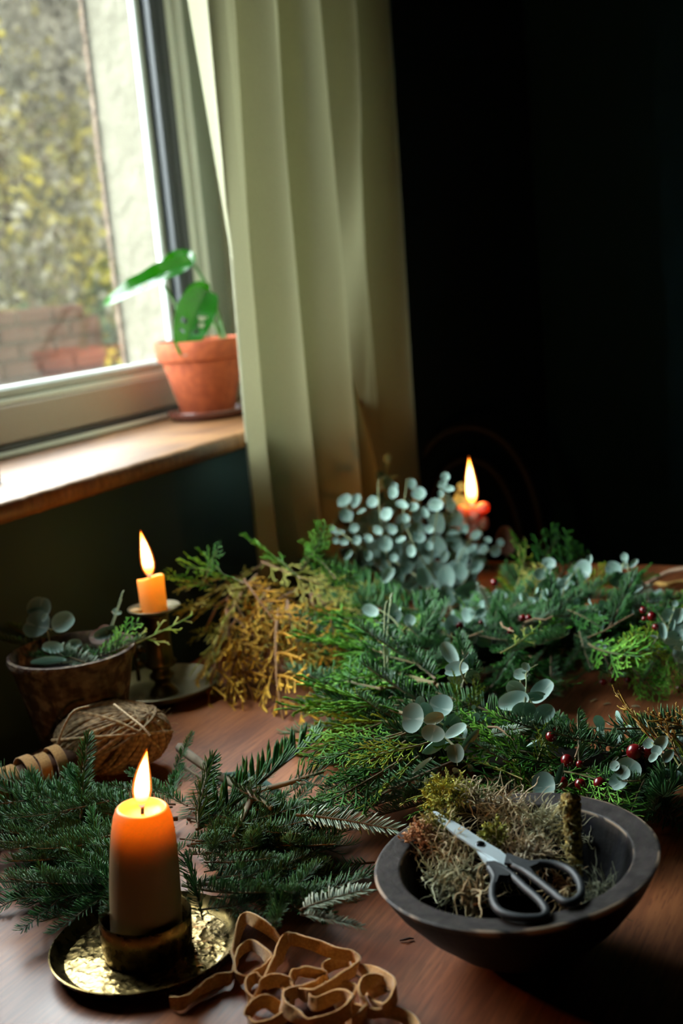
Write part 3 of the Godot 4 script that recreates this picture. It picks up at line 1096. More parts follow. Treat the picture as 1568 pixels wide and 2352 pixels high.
func build_front_candle() -> void:
	var at := P(340, 2188)
	# hammered brass tray with a collar
	var t := thing("candle_holder", "round hammered brass tray holder under the front candle", "candle holder", at)
	var ham := FastNoiseLite.new(); ham.seed = 3; ham.noise_type = FastNoiseLite.TYPE_CELLULAR; ham.frequency = 75.0; ham.cellular_return_type = FastNoiseLite.RETURN_DISTANCE
	var b := MB.new()
	b.lathe([Vector2(0.0, 0.001), Vector2(0.078, 0.001), Vector2(0.085, 0.004), Vector2(0.0905, 0.012), Vector2(0.0912, 0.0145), Vector2(0.0900, 0.015), Vector2(0.0885, 0.0135), Vector2(0.084, 0.007), Vector2(0.0775, 0.0045)], 96, null, null, 0.5)
	# dimpled floor of the tray
	var rows := []
	for i in 100:
		var r := 0.0778 * i / 99.0
		var row := []
		for j in 321:
			var th := TAU * (j % 320) / 320
			var p := Vector2(cos(th), sin(th)) * r
			var k := clampf(ham.get_noise_2d(p.x, p.y) + 1.0, 0.0, 1.2)
			row.append(Vector3(p.x, 0.0036 + 0.0024 * k * k, p.y))
		rows.append(row)
	b.sheet(rows)
	obj("tray", b.mesh(), M.brass, t)
	b = MB.new()
	var wob := func(th: float, q: Vector2) -> Vector2:
		return Vector2(q.x + 0.0003 * ham.get_noise_2d(th * 0.05, q.y), q.y)
	b.lathe([Vector2(0.0415, 0.004), Vector2(0.0428, 0.012), Vector2(0.0432, 0.025), Vector2(0.0436, 0.041), Vector2(0.0428, 0.042), Vector2(0.0418, 0.041), Vector2(0.041, 0.006), Vector2(0.0, 0.0055)], 64, null, wob)
	var col := obj("collar", b.mesh(), M.brass, t)
	col.rotation = Vector3.ZERO
	tilt(col, 0.05)
	# the candle
	var c := thing("candle", "tall tapered cream pillar candle burning in the foreground", "candle", at + Vector3(0, 0.0065, 0))
	b = MB.new()
	b.lathe([Vector2(0, 0.0), Vector2(0.0325, 0.0), Vector2(0.0335, 0.004), Vector2(0.0337, 0.02), Vector2(0.0333, 0.021), Vector2(0.0326, 0.06), Vector2(0.0317, 0.08), Vector2(0.0303, 0.095), Vector2(0.0276, 0.108), Vector2(0.023, 0.12), Vector2(0.016, 0.128), Vector2(0.008, 0.131), Vector2(0, 0.1315)], 64, null, null, 0.5)
	obj("wax", b.mesh(), M.pillar_wax, c)
	b = MB.new()
	b.lathe([Vector2(0.0337, 0.02), Vector2(0.0338, 0.03), Vector2(0.0332, 0.06), Vector2(0.0325, 0.078), Vector2(0.0318, 0.09), Vector2(0.0309, 0.103), Vector2(0.0298, 0.115), Vector2(0.0272, 0.132), Vector2(0.0245, 0.1395), Vector2(0.0222, 0.1415), Vector2(0.0205, 0.1405), Vector2(0.019, 0.1375), Vector2(0.0165, 0.1355), Vector2(0.008, 0.1345), Vector2(0, 0.1345)], 64, null, null, 0.3)
	tag(obj("softened_wax", b.mesh(), M.soft_wax, c), "translucent glowing top")
	b = MB.new()
	b.tube([Vector3(0, 0.133, 0), Vector3(0.0005, 0.141, 0.0), Vector3(-0.0006, 0.148, 0.0004)], [0.0016, 0.0017, 0.0014], 7)
	obj("wick", b.mesh(), M.wick, c)
	flame(Vector3(-0.0002, 0.1415, 0), Vector3(0.16, 0, 0.02) , 0.056, 0.0145, 0.016, c)
	tilt(c, 0.085)


func build_chamberstick() -> void:
	var at := P(378, 1598)
	var t := thing("candlestick", "brass chamberstick with wide dish and drip cup behind the twine", "candlestick", at)
	var b := MB.new()
	b.lathe([Vector2(0, 0.001), Vector2(0.045, 0.001), Vector2(0.07, 0.008), Vector2(0.086, 0.02), Vector2(0.0885, 0.0225), Vector2(0.0872, 0.0235), Vector2(0.083, 0.0205), Vector2(0.066, 0.0105), Vector2(0.045, 0.005), Vector2(0.02, 0.0052)], 72, null, null, 0.4)
	obj("dish", b.mesh(), M.aged_brass, t)
	b = MB.new()
	b.lathe([Vector2(0.024, 0.005), Vector2(0.02, 0.012), Vector2(0.013, 0.02), Vector2(0.012, 0.026), Vector2(0.019, 0.031), Vector2(0.02, 0.036), Vector2(0.014, 0.041), Vector2(0.013, 0.046), Vector2(0.023, 0.05), Vector2(0.025, 0.055), Vector2(0.0205, 0.06), Vector2(0.02, 0.09), Vector2(0.0205, 0.128), Vector2(0.022, 0.134), Vector2(0.019, 0.136), Vector2(0.0, 0.134)], 40, null, null, 0.3)
	obj("column", b.mesh(), M.dark_brass, t)
	b = MB.new()
	b.lathe([Vector2(0.018, 0.134), Vector2(0.03, 0.1365), Vector2(0.0395, 0.142), Vector2(0.0402, 0.1438), Vector2(0.0392, 0.1442), Vector2(0.03, 0.1395), Vector2(0.014, 0.1378)], 56, null, null, 0.3)
	obj("drip_cup", b.mesh(), M.aged_brass, t)
	# side knob that pushes the candle up, on a slotted bar
	b = MB.new()
	var side := (cr * -0.9 + Vector3(0, 0, 0.2)).normalized()
	side.y = 0; side = side.normalized()
	b.tube([side * 0.02 + Vector3(0, 0.076, 0), side * 0.034 + Vector3(0, 0.078, 0)], [0.003, 0.003], 8)
	b.ball(side * 0.026 + Vector3(0, 0.08, 0.004), Vector3.ONE * 0.0066, 14, 10)
	b.ball(side * 0.039 + Vector3(0, 0.078, 0), Vector3.ONE * 0.0078, 14, 10)
	obj("knob", b.mesh(), M.dark_brass, t)
	b = MB.new()
	b.ball(side * 0.027 + Vector3(0, 0.06, 0.008), Vector3.ONE * 0.0085, 14, 10)
	b.tube([side * 0.018 + Vector3(0, 0.058, 0.004), side * 0.027 + Vector3(0, 0.06, 0.008)], [0.003, 0.003], 8)
	obj("stud", b.mesh(), M.dark_brass, t)
	b = MB.new()
	b.tube([side * 0.036 + Vector3(0, 0.03, 0), side * 0.036 + Vector3(0, 0.118, 0)], [0.003, 0.003], 8)
	obj("rod", b.mesh(), M.dark_brass, t)
	b = MB.new()
	b.ball(Vector3.ZERO, Vector3(0.011, 0.005, 0.009), 14, 8)
	var wl := obj("wax_lump", b.mesh(), M.stub_wax, t)
	wl.position = (cr * -0.026 - cf * 0.012) * Vector3(1, 0, 1) + Vector3(0, 0.142, 0)
	# the stub
	var c := thing("candle", "short honey coloured candle stub burning on the brass chamberstick", "candle", at + Vector3(0, 0.138, 0))
	b = MB.new()
	var rim := func(th: float, q: Vector2) -> Vector2:
		var rise := (0.004 * cos(th - 0.2) + 0.0012 * sin(3.0 * th)) * smoothstep(0.03, 0.052, q.y)
		return Vector2(q.x * (1.0 + 0.02 * sin(2.0 * th)), q.y + rise)
	b.lathe([Vector2(0, 0.0), Vector2(0.0205, 0.0), Vector2(0.021, 0.003), Vector2(0.0208, 0.03), Vector2(0.0212, 0.049), Vector2(0.0205, 0.052), Vector2(0.0185, 0.052), Vector2(0.016, 0.048), Vector2(0.008, 0.0465), Vector2(0, 0.0465)], 48, null, rim, 0.3)
	obj("wax", b.mesh(), M.stub_wax, c)
	b = MB.new()
	b.tube([Vector3(0, 0.045, 0), Vector3(-0.001, 0.053, 0), Vector3(-0.003, 0.06, 0)], [0.0015, 0.0015, 0.0012], 7)
	obj("wick", b.mesh(), M.wick, c)
	flame(Vector3(-0.001, 0.0545, 0), Vector3(-0.1, 0, 0.0), 0.068, 0.017, 0.0065, c)


func build_back_candle() -> void:
	var at := P(1094, 1304)
	var t := thing("candle", "candle with lumpy pink melted wax burning at the far end among eucalyptus", "candle", at)
	var b := MB.new()
	b.lathe([Vector2(0, 0.0), Vector2(0.03, 0.0), Vector2(0.028, 0.006), Vector2(0.012, 0.012), Vector2(0.011, 0.05), Vector2(0.018, 0.056), Vector2(0.018, 0.066), Vector2(0.0, 0.066)], 32)
	obj("foot", b.mesh(), M.aged_brass, t)
	b = MB.new()
	b.lathe([Vector2(0.0, 0.06), Vector2(0.016, 0.06), Vector2(0.016, 0.122), Vector2(0.0145, 0.128), Vector2(0.009, 0.126), Vector2(0.0, 0.125)], 32)
	obj("wax", b.mesh(), M.pink_wax, t)
	var drops := [[-0.022, 0.122, 0.0145, 1.25], [0.021, 0.13, 0.0145, 0.85], [-0.014, 0.105, 0.014, 1.3], [0.019, 0.098, 0.013, 1.2], [0.004, 0.113, 0.015, 1.2], [-0.048, 0.098, 0.009, 1.0], [-0.03, 0.092, 0.01, 0.9], [0.002, 0.09, 0.013, 1.4]]
	for d in drops:
		b = MB.new()
		b.ball(Vector3.ZERO, Vector3(d[2], d[2] * d[3], d[2]), 14, 10)
		var o := obj("wax_drip", b.mesh(), M.pink_wax, t)
		var hz := cr * Vector3(1, 0, 1)
		o.position = hz.normalized() * d[0] + Vector3(0, d[1] - 0.004, 0) - cf * Vector3(1, 0, 1) * 0.006
	b = MB.new()
	b.tube([Vector3(0, 0.125, 0), Vector3(0.0, 0.138, 0)], [0.0015, 0.0012], 7)
	obj("wick", b.mesh(), M.wick, t)
	flame(Vector3(0, 0.131, 0), Vector3(0.0, 0, 0), 0.098, 0.021, 0.008, t)


# ---------------------------------------------------------------- pots, plant, twine
func build_plant() -> void:
	var at := P(480, 958, SH - TT)
	var t := thing("saucer", "dark glazed round saucer under the plant pot on the sill", "saucer", at)
	var b := MB.new()
	b.lathe([Vector2(0, 0.0), Vector2(0.078, 0.0), Vector2(0.086, 0.006), Vector2(0.0905, 0.017), Vector2(0.089, 0.0195), Vector2(0.086, 0.0185), Vector2(0.08, 0.009), Vector2(0.072, 0.006), Vector2(0, 0.006)], 64, null, null, 0.3)
	obj("dish", b.mesh(), M.saucer_glaze, t)
	var p := thing("plant_pot", "orange terracotta flower pot with thick rim on the window sill", "plant pot", at + Vector3(0, 0.0065, 0))
	b = MB.new()
	b.lathe([Vector2(0, 0.0), Vector2(0.056, 0.0), Vector2(0.058, 0.002), Vector2(0.089, 0.122), Vector2(0.0965, 0.123), Vector2(0.099, 0.126), Vector2(0.1035, 0.163), Vector2(0.102, 0.166), Vector2(0.097, 0.166), Vector2(0.093, 0.135), Vector2(0.09, 0.13)], 72)
	obj("body", b.mesh(), M.terracotta, p)
	b = MB.new()
	b.lathe([Vector2(0.094, 0.138), Vector2(0.05, 0.146), Vector2(0.0, 0.149)], 32)
	obj("soil", b.mesh(), M.soil, p)
	# swiss cheese plant: holed leaves on long stalks
	var h := thing("houseplant", "young holed-leaf climbing houseplant in the terracotta pot", "houseplant", at + Vector3(0, 0.15, 0))
	var dep := (at - eye).dot(cf)
	var V := func(x: float, y: float, dd := 0.0) -> Vector3:
		var d := ray(x, y)
		return eye + d * ((dep + dd) / d.dot(cf)) - h.position
	var stalks := [[[518, 778, 0.0], [500, 715, 0.0], [472, 650, 0.0], [443, 603, 0.0]], [[508, 780, 0.01], [504, 735, 0.0], [492, 690, -0.02], [474, 668, -0.03]], [[470, 790, 0.02], [415, 740, 0.0], [404, 700, 0.0], [376, 655, 0.0]], [[512, 782, 0.01], [498, 752, 0.0], [478, 720, 0.0], [462, 700, 0.0]]]
	for s in stalks:
		b = MB.new()
		var pts := []
		for q in s: pts.append(V.call(q[0], q[1], q[2]))
		b.tube(smooth(pts, 5), fill(smooth(pts, 5).size(), 0.0036), 7)
		obj("stalk", b.mesh(), M.houseplant_stem, h)
	# midrib pixels, half width in metres, tilt of the blade, holes (row share, across share, size)
	var blades := [
		[[[441, 600, 0.0], [392, 620, -0.02], [330, 650, -0.03], [280, 675, -0.02], [238, 702, 0.0]], 0.03, 1.25, [[0.5, 0.4, 0.075], [0.62, 0.4, 0.07]]],
		[[[448, 606, 0.0], [430, 594, 0.02], [404, 596, 0.03], [380, 615, 0.04], [366, 640, 0.04]], 0.024, 0.7, []],
		[[[474, 668, -0.03], [455, 705, -0.06], [440, 745, -0.09], [427, 785, -0.115], [416, 818, -0.12]], 0.05, 0.75, [[0.4, 0.42, 0.075], [0.5, -0.42, 0.06], [0.5, 0.45, 0.08], [0.6, 0.4, 0.06], [0.64, -0.4, 0.06]]],
		[[[480, 672, -0.01], [458, 672, -0.02], [436, 690, -0.03], [420, 715, -0.02]], 0.03, 0.6, []]]
	for L in blades:
		var mid := []
		for q in L[0]: mid.append(V.call(q[0], q[1], q[2]))
		mid = smooth(mid, 8)
		var rows := []
		var hw: float = L[1]
		var k := mid.size()
		for i in k:
			var tt := float(i) / (k - 1)
			var ax: Vector3 = (mid[mini(i + 1, k - 1)] - mid[maxi(i - 1, 0)]).normalized()
			var wdir := ax.cross(cf).normalized()          # across the blade, as seen
			wdir = wdir.rotated(ax, float(L[2]) - 0.9)
			var nn := ax.cross(wdir)
			var w := hw * 1.75 * pow(tt + 0.004, 0.42) * pow(1.0 - tt, 0.72)
			var row := []
			for j in 25:
				var s := (j - 12) / 12.0
				row.append((mid[i] as Vector3) + wdir * w * s + nn * w * 0.35 * absf(s) + nn * 0.0025 * sin(tt * 22.0) * absf(s))
			rows.append(row)
		b = MB.new()
		var hl: Array = L[3]
		b.sheet(rows, [], func(i: int, j: int) -> bool:
			for q in hl:
				var di := (i + 0.5) / (k - 1) - float(q[0])
				var dj := (j + 0.5 - 12.0) / 12.0 - float(q[1])
				if di * di / (float(q[2]) * float(q[2]) * 0.25) + dj * dj / (float(q[2]) * float(q[2]) * 9.0) < 1.0: return true
			return false)
		obj("leaf", b.mesh(), M.houseplant_leaf, h)
	# dry root hanging over the rim
	b = MB.new()
	b.tube(smooth([V.call(468, 790, -0.08), V.call(452, 805, -0.1), V.call(445, 832, -0.1), V.call(440, 815, -0.1)], 4), fill(smooth([Vector3.ZERO, Vector3.UP, Vector3.RIGHT, Vector3.ONE], 4).size(), 0.004), 6)
	obj("dry_root", b.mesh(), M.soil, h)
	# something dark cut by the left frame edge
	var q := P(-28, 1112, SH - TT)
	var d := thing("jar", "dark brown jar on the sill, cut by the left frame edge", "jar", q)
	b = MB.new()
	b.lathe([Vector2(0, 0), Vector2(0.019, 0), Vector2(0.021, 0.003), Vector2(0.021, 0.026), Vector2(0.018, 0.031), Vector2(0.016, 0.031), Vector2(0.0, 0.029)], 32)
	obj("body", b.mesh(), M.saucer_glaze, d)


func smooth(pts: Array, sub: int) -> Array:
	var out := []
	var k := pts.size()
	for i in k - 1:
		var a: Vector3 = pts[maxi(i - 1, 0)]
		var b: Vector3 = pts[i]
		var c: Vector3 = pts[i + 1]
		var d: Vector3 = pts[mini(i + 2, k - 1)]
		for s in sub:
			out.append(b.cubic_interpolate(c, a, d, float(s) / sub))
	out.append(pts[k - 1])
	return out


func fill(n: int, v: float) -> Array:
	var a := []
	a.resize(n)
	a.fill(v)
	return a


func build_clay_pot() -> void:
	var at := P(195, 1722)
	var p := thing("plant_pot", "old weathered clay pot filled with sprigs behind the twine", "plant pot", at)
	var b := MB.new()
	b.lathe([Vector2(0, 0), Vector2(0.054, 0), Vector2(0.056, 0.002), Vector2(0.068, 0.05), Vector2(0.079, 0.1), Vector2(0.0855, 0.13), Vector2(0.0895, 0.134), Vector2(0.0915, 0.14), Vector2(0.0905, 0.146), Vector2(0.086, 0.147), Vector2(0.083, 0.142), Vector2(0.077, 0.115), Vector2(0.07, 0.1)], 72, null, null, 0.5)
	obj("body", b.mesh(), M.old_clay, p)
	p.scale = Vector3(0.96, 1.0, 0.96)
	b = MB.new()
	b.lathe([Vector2(0.079, 0.112), Vector2(0.04, 0.121), Vector2(0.0, 0.124)], 24)
	obj("soil", b.mesh(), M.soil, p)
	# what sticks out of it: [kind, base px, tip px, heights, roll, label]
	var L := [
		["gum_thin", 235, 1490, 285, 1370, 0.13, 0.19, 0.4, "thin budding eucalyptus twig standing at the right of the clay pot", "eucalyptus sprig"],
		["fir_brush", 235, 1500, 60, 1525, 0.13, 0.128, 0.6, "fir sprig lying along the front rim of the clay pot", "fir sprig"],
		["fir_brush", 190, 1520, 335, 1478, 0.13, 0.15, -0.2, "fir sprig reaching right out of the clay pot", "fir sprig"],
		["fir_pale", 120, 1500, 230, 1525, 0.13, 0.135, 1.2, "pale backed fir sprig in the middle of the clay pot", "fir sprig"],
		["deep0", 230, 1500, 75, 1510, 0.135, 0.135, 0.6, "dark green cypress sprig at the left rim of the clay pot", "cypress sprig"],
		["green1", 205, 1520, 330, 1440, 0.13, 0.165, 0.6, "green cypress sprig leaning towards the chamberstick", "cypress sprig"],
		["wisp", 250, 1500, 455, 1432, 0.13, 0.15, 0.5, "thin golden cypress wisp crossing the front of the chamberstick", "cypress sprig"],
		["fir_brush", 120, 1490, -30, 1475, 0.12, 0.14, 0.2, "fir sprig at the left frame edge beside the clay pot", "fir sprig"],
		["fir_full", 130, 1470, -60, 1450, 0.1, 0.14, 0.3, "dark fir branch behind the clay pot at the left frame edge", "fir branch"],
	]
	for s in L:
		var kind: String = s[0]
		var o := sprig(kind, s[9].replace(" ", "_"), aim(P(s[1], s[2], s[5]), P(s[3], s[4], s[6]), s[7], D[kind].len))
		tag(o, s[8], s[9])
	gum_sprig([[118, 1500, 0.13], [108, 1450, 0.155], [92, 1405, 0.18]], [[91, 1396, 0.182, 56, 50, 80, 0, 0.1], [82, 1437, 0.165, 64, 54, 165, 2, 0.4], [144, 1431, 0.165, 50, 46, 35, 3, 0.1], [104, 1418, 0.175, 20, 14, 250, 3, 0.2]], null, "eucalyptus sprig with three round leaves at the left of the clay pot")
	gum_sprig([[150, 1520, 0.13], [130, 1512, 0.135], [105, 1520, 0.138]], [[116, 1524, 0.137, 76, 16, 184, 3, 0.5], [124, 1490, 0.142, 46, 28, 170, 3, 0.2], [170, 1480, 0.142, 40, 20, 20, 0, 0.4]], null, "eucalyptus sprig with pale leaves lying flat in the clay pot")
	gum_sprig([[250, 1490, 0.13], [262, 1430, 0.16], [280, 1375, 0.185]], [[248, 1451, 0.15, 66, 18, 20, 2, 0.6], [266, 1405, 0.17, 20, 14, 120, 0, 0.2], [273, 1408, 0.17, 12, 9, 20, 3, 0.2]], null, "thin eucalyptus sprig with one dark narrow leaf at the right of the clay pot")
	# a dried brown leaf and a berry
	var lf := thing("dried_leaf", "brown dried eucalyptus leaf standing in the clay pot", "leaf", P(245, 1478, 0.135))
	var lo := obj("blade", D.leaf[2], M.dried_leaf, lf)
	var d := (P(200, 1405, 0.17) - lf.position).normalized()
	lo.transform = Transform3D(Basis(d, -cf.rotated(d, 0.3), d.cross(-cf.rotated(d, 0.3))).orthonormalized() * 1.15, Vector3.ZERO)
	berry(P(262, 1488, 0.14), 0.9, null, "small red berry among the fir needles in the clay pot")


func build_twine() -> void:
	var at := P(268, 1768, 0.0)
	var t := thing("twine_ball", "ball of rough brown jute twine behind the front candle", "twine ball", at)
	var rad := Vector3(0.074, 0.044, 0.054)
	var ce := Vector3(0, 0.046, 0)
	var hx := (cr * Vector3(1, 0, 1)).normalized()
	var hz := hx.cross(Vector3.UP)
	var turn := Basis(hx, Vector3.UP, hz)
	var b := MB.new()
	b.ball(Vector3.ZERO, rad * 0.95, 24, 16)
	var core := obj("core", b.mesh(), M.jute_core, t)
	core.position = ce
	core.basis = turn
	b = MB.new()
	var pole := Vector3(0.42, 0.85, 0.12).normalized()
	var layers := [[pole, 46, 0.05], [Vector3(0.62, 0.72, 0.3).normalized(), 22, 0.1], [Vector3(0.55, 0.3, 0.7).normalized(), 4, 0.3]]
	var ly := 0
	for L in layers:
		var ax: Vector3 = L[0]
		var e1 := ax.cross(Vector3(0.3, 0.1, 0.9)).normalized()
		var e2 := ax.cross(e1)
		for k in int(L[1]):
			var ph := PI * k / int(L[1]) + jit(0.02)
			var nn := e1 * cos(ph) + e2 * sin(ph)       # plane of this wrap contains the pole, nearly
			var off := jit(float(L[2]))
			var u := ax
			var w := nn.cross(ax)
			var pts := []
			var lift := 1.0 + 0.02 * ly + 0.02 * rng.randf()
			var m := 84
			var tone := rng.randf_range(0.5, 1.3)
			var cols := []
			for i in m + 1:
				var th := TAU * i / m
				var q := (u * cos(th) + w * sin(th)) * sqrt(1.0 - off * off) + nn * off
				q += jv(0.005)
				pts.append(ce + turn * (q * rad * lift))
				var tw := 0.62 + 0.6 * (i % 2)
				cols.append(Color(0.42, 0.29, 0.155) * tone * tw)
			b.tube(pts, fill(m + 1, 0.0024), 6, cols, 1.0, false)
		ly += 1
	# loose fibres
	for k in 420:
		var q := jv(1.0).normalized()
		var p := ce + turn * (q * rad * 1.05)
		var d := (jv(1.0) + q * 0.3).normalized()
		b.tube(curve(p, d, rng.randf_range(0.006, 0.018), 4, jv(0.9), 0.1), fill(5, 0.00016), 3, fill_col(5, Color(0.5, 0.37, 0.22)), 1.0, false)
	stuff(obj("winding", b.mesh(), M.jute, t))
	# loose end that loops out at the left, and a strand across the top
	for ends in [[[205, 1622, 0.105], [168, 1635, 0.1], [142, 1680, 0.075], [130, 1730, 0.045], [138, 1790, 0.02]], [[262, 1618, 0.11], [290, 1640, 0.104], [325, 1668, 0.095], [345, 1690, 0.085]]]:
		var pts := []
		for e in ends: pts.append(P(e[0], e[1], e[2]) - at)
		pts = smooth(pts, 10)
		var cols := []
		for i in pts.size(): cols.append(Color(0.46, 0.33, 0.19) * (0.8 + 0.35 * (i % 2)))
		b = MB.new()
		b.tube(pts, fill(pts.size(), 0.0016), 6, cols)
		obj("loose_strand", b.mesh(), M.jute, t)


func fill_col(n: int, v: Color) -> Array:
	var a := []
	a.resize(n)
	a.fill(v)
	return a


# ---------------------------------------------------------------- ribbons
func ribbon(b: MB, pts: Array, width: float, tw: Callable, thick := 0.0009) -> void:
	var k := pts.size()
	var l := []
	var r := []
	for i in k:
		var ax: Vector3 = (pts[mini(i + 1, k - 1)] - pts[maxi(i - 1, 0)]).normalized()
		var w := (Vector3.UP - ax * ax.y).normalized().rotated(ax, tw.call(float(i) / k))
		var nn := ax.cross(w) * thick
		var p: Vector3 = pts[i]
		l.append([p - w * width / 2 + nn, p - w * width * 0.42 + nn * 1.25, p + w * width * 0.42 + nn * 1.25, p + w * width / 2 + nn])
		r.append([p + w * width / 2 - nn, p + w * width * 0.42 - nn * 1.25, p - w * width * 0.42 - nn * 1.25, p - w * width / 2 - nn])
	var rows := []
	for i in k:
		rows.append(l[i] + r[i] + [l[i][0]])
	b.sheet(rows)


func build_ribbons() -> void:
	var raw := [
		[391, 2302, 8], [417, 2304, 8], [450, 2282, 9], [478, 2262, 10], [505, 2250, 9], [531, 2244, 9], [538, 2215, 10], [541, 2170, 14], [560, 2112, 30], [590, 2118, 32], [630, 2148, 22], [652, 2185, 12], [622, 2215, 12], [590, 2236, 10], [548, 2246, 9], [541, 2200, 10], [575, 2170, 12], [612, 2196, 14], [624, 2220, 10],
		[608, 2256, 9], [587, 2246, 12], [569, 2262, 11], [571, 2298, 8], [590, 2300, 10], [600, 2264, 18], [635, 2251, 22], [664, 2264, 16], [672, 2296, 8], [650, 2320, 8], [612, 2300, 20], [582, 2312, 18], [570, 2340, 10], [590, 2362, 8], [640, 2345, 10], [662, 2310, 14],
		[640, 2262, 12], [612, 2256, 14], [634, 2205, 20], [657, 2160, 28], [674, 2157, 30], [720, 2170, 26], [765, 2187, 22], [812, 2197, 20], [818, 2222, 22], [780, 2250, 22], [726, 2281, 18], [692, 2284, 14], [670, 2262, 16], [676, 2237, 20], [704, 2232, 20], [748, 2244, 14], [730, 2262, 12], [690, 2276, 14],
		[656, 2288, 20], [650, 2312, 20], [690, 2340, 16], [724, 2352, 14], [770, 2340, 16], [798, 2322, 20], [802, 2296, 22], [782, 2284, 20], [726, 2306, 14], [712, 2290, 14], [752, 2268, 12], [790, 2265, 14], [816, 2280, 14], [790, 2330, 10], [812, 2352, 10],
		[840, 2318, 14], [828, 2290, 20], [838, 2258, 24], [868, 2252, 22], [880, 2270, 12], [852, 2280, 10], [850, 2300, 10], [880, 2318, 14], [902, 2300, 20], [904, 2264, 24], [862, 2236, 22], [818, 2226, 12], [800, 2206, 9], [760, 2216, 9], [740, 2238, 8], [770, 2300, 8], [846, 2326, 9], [905, 2326, 10], [946, 2348, 9], [960, 2380, 8]]
	var at := P(700, 2270)
	var pts := []
	for q in raw: pts.append(P(q[0], q[1], q[2] * 0.001) - at)
	pts = smooth(pts, 7)
	for i in pts.size():
		pts[i].y = maxf(pts[i].y, 0.0068)
	var b := MB.new()
	var nz := FastNoiseLite.new(); nz.seed = 12; nz.frequency = 9.0
	ribbon(b, pts, 0.0116, func(t: float) -> float: return nz.get_noise_1d(t * 4.0) * 1.1)
	var o := obj("velvet_ribbon", b.mesh(), M.velvet)
	o.position = at
	tag(o, "tangled heap of golden velvet ribbon at the table's front edge", "ribbon")
	# ribbon coiled round a card tube at the left frame edge
	var a0 := P(165, 1752, 0.03)
	var a1 := P(-60, 1838, 0.03)
	var ax := (a1 - a0).normalized()
	var t := thing("ribbon_spool", "brown card tube with golden velvet ribbon coiled round it at left", "ribbon", (a0 + a1) / 2 - Vector3(0, 0.03, 0))
	b = MB.new()
	b.tube([a0 - t.position, a1 - t.position], [0.021, 0.021], 24)
	obj("tube", b.mesh(), M.card_tube, t)
	pts = []
	var e1 := ax.cross(Vector3.UP).normalized()
	var e2 := e1.cross(ax)
	var rows := []
	var turns := 5.2
	for i in 200:
		var f := i / 199.0
		var th := TAU * turns * f
		var r := 0.0275 + 0.003 * sin(f * 17.0)
		var ce := a0.lerp(a1, 0.12 + 0.8 * f + 0.012 * sin(f * 23.0)) - t.position
		var d := e1 * cos(th) + e2 * sin(th)
		var p := ce + d * r
		var w := ax * 0.0075
		rows.append([p - w, p - w * 0.85 + d * 0.0008, p + w * 0.85 + d * 0.0008, p + w, p + w - d * 0.001, p - w - d * 0.001, p - w])
	b = MB.new()
	b.sheet(rows)
	obj("coil", b.mesh(), M.velvet, t)


# ---------------------------------------------------------------- bowl, moss, scissors
func moss(at: Vector3, r: Vector3, n: int, w: float, ln: float, curl: float, ca: Color, cb: Color, label: String, leafy := false) -> void:
	var b := MB.new()
	r *= 0.64
	if not leafy:
		n = int(n * 0.6)
		w *= 1.3
	for i in n:
		var q := jv(1.0)
		while q.length() > 1.0: q = jv(1.0)
		var p := q * r
		var d := (q.normalized() * 0.8 + Vector3(0, 0.5, 0) + jv(0.9)).normalized() if leafy else (q.normalized() * 0.25 + jv(1.0)).normalized()
		var c := ca.lerp(cb, pow(rng.randf(), 1.3))
		var k := 6 if leafy else 10
		var l := ln * rng.randf_range(0.5, 1.2) * (1.0 if leafy else 1.5)
		var pts := curve(p, d, l, k, jv(curl * (1.0 if leafy else 2.6)), 0.22 if leafy else 0.6)
		var rad := []
		var cols := []
		for j in k + 1:
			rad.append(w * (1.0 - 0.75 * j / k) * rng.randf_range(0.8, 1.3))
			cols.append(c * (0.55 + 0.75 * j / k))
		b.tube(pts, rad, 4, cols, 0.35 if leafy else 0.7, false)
		if leafy:
			for j in range(1, k):
				var ld := (pts[j] - pts[j - 1] as Vector3).normalized()
				for s in 2:
					needle(b, pts[j], ld * 0.7 + jv(0.8), jv(1.0), l * 0.3, w * 1.6, 0.2, c, c * 1.2)
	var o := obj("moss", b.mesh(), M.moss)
	o.position = at
	tag(o, label, "moss", "", "stuff")


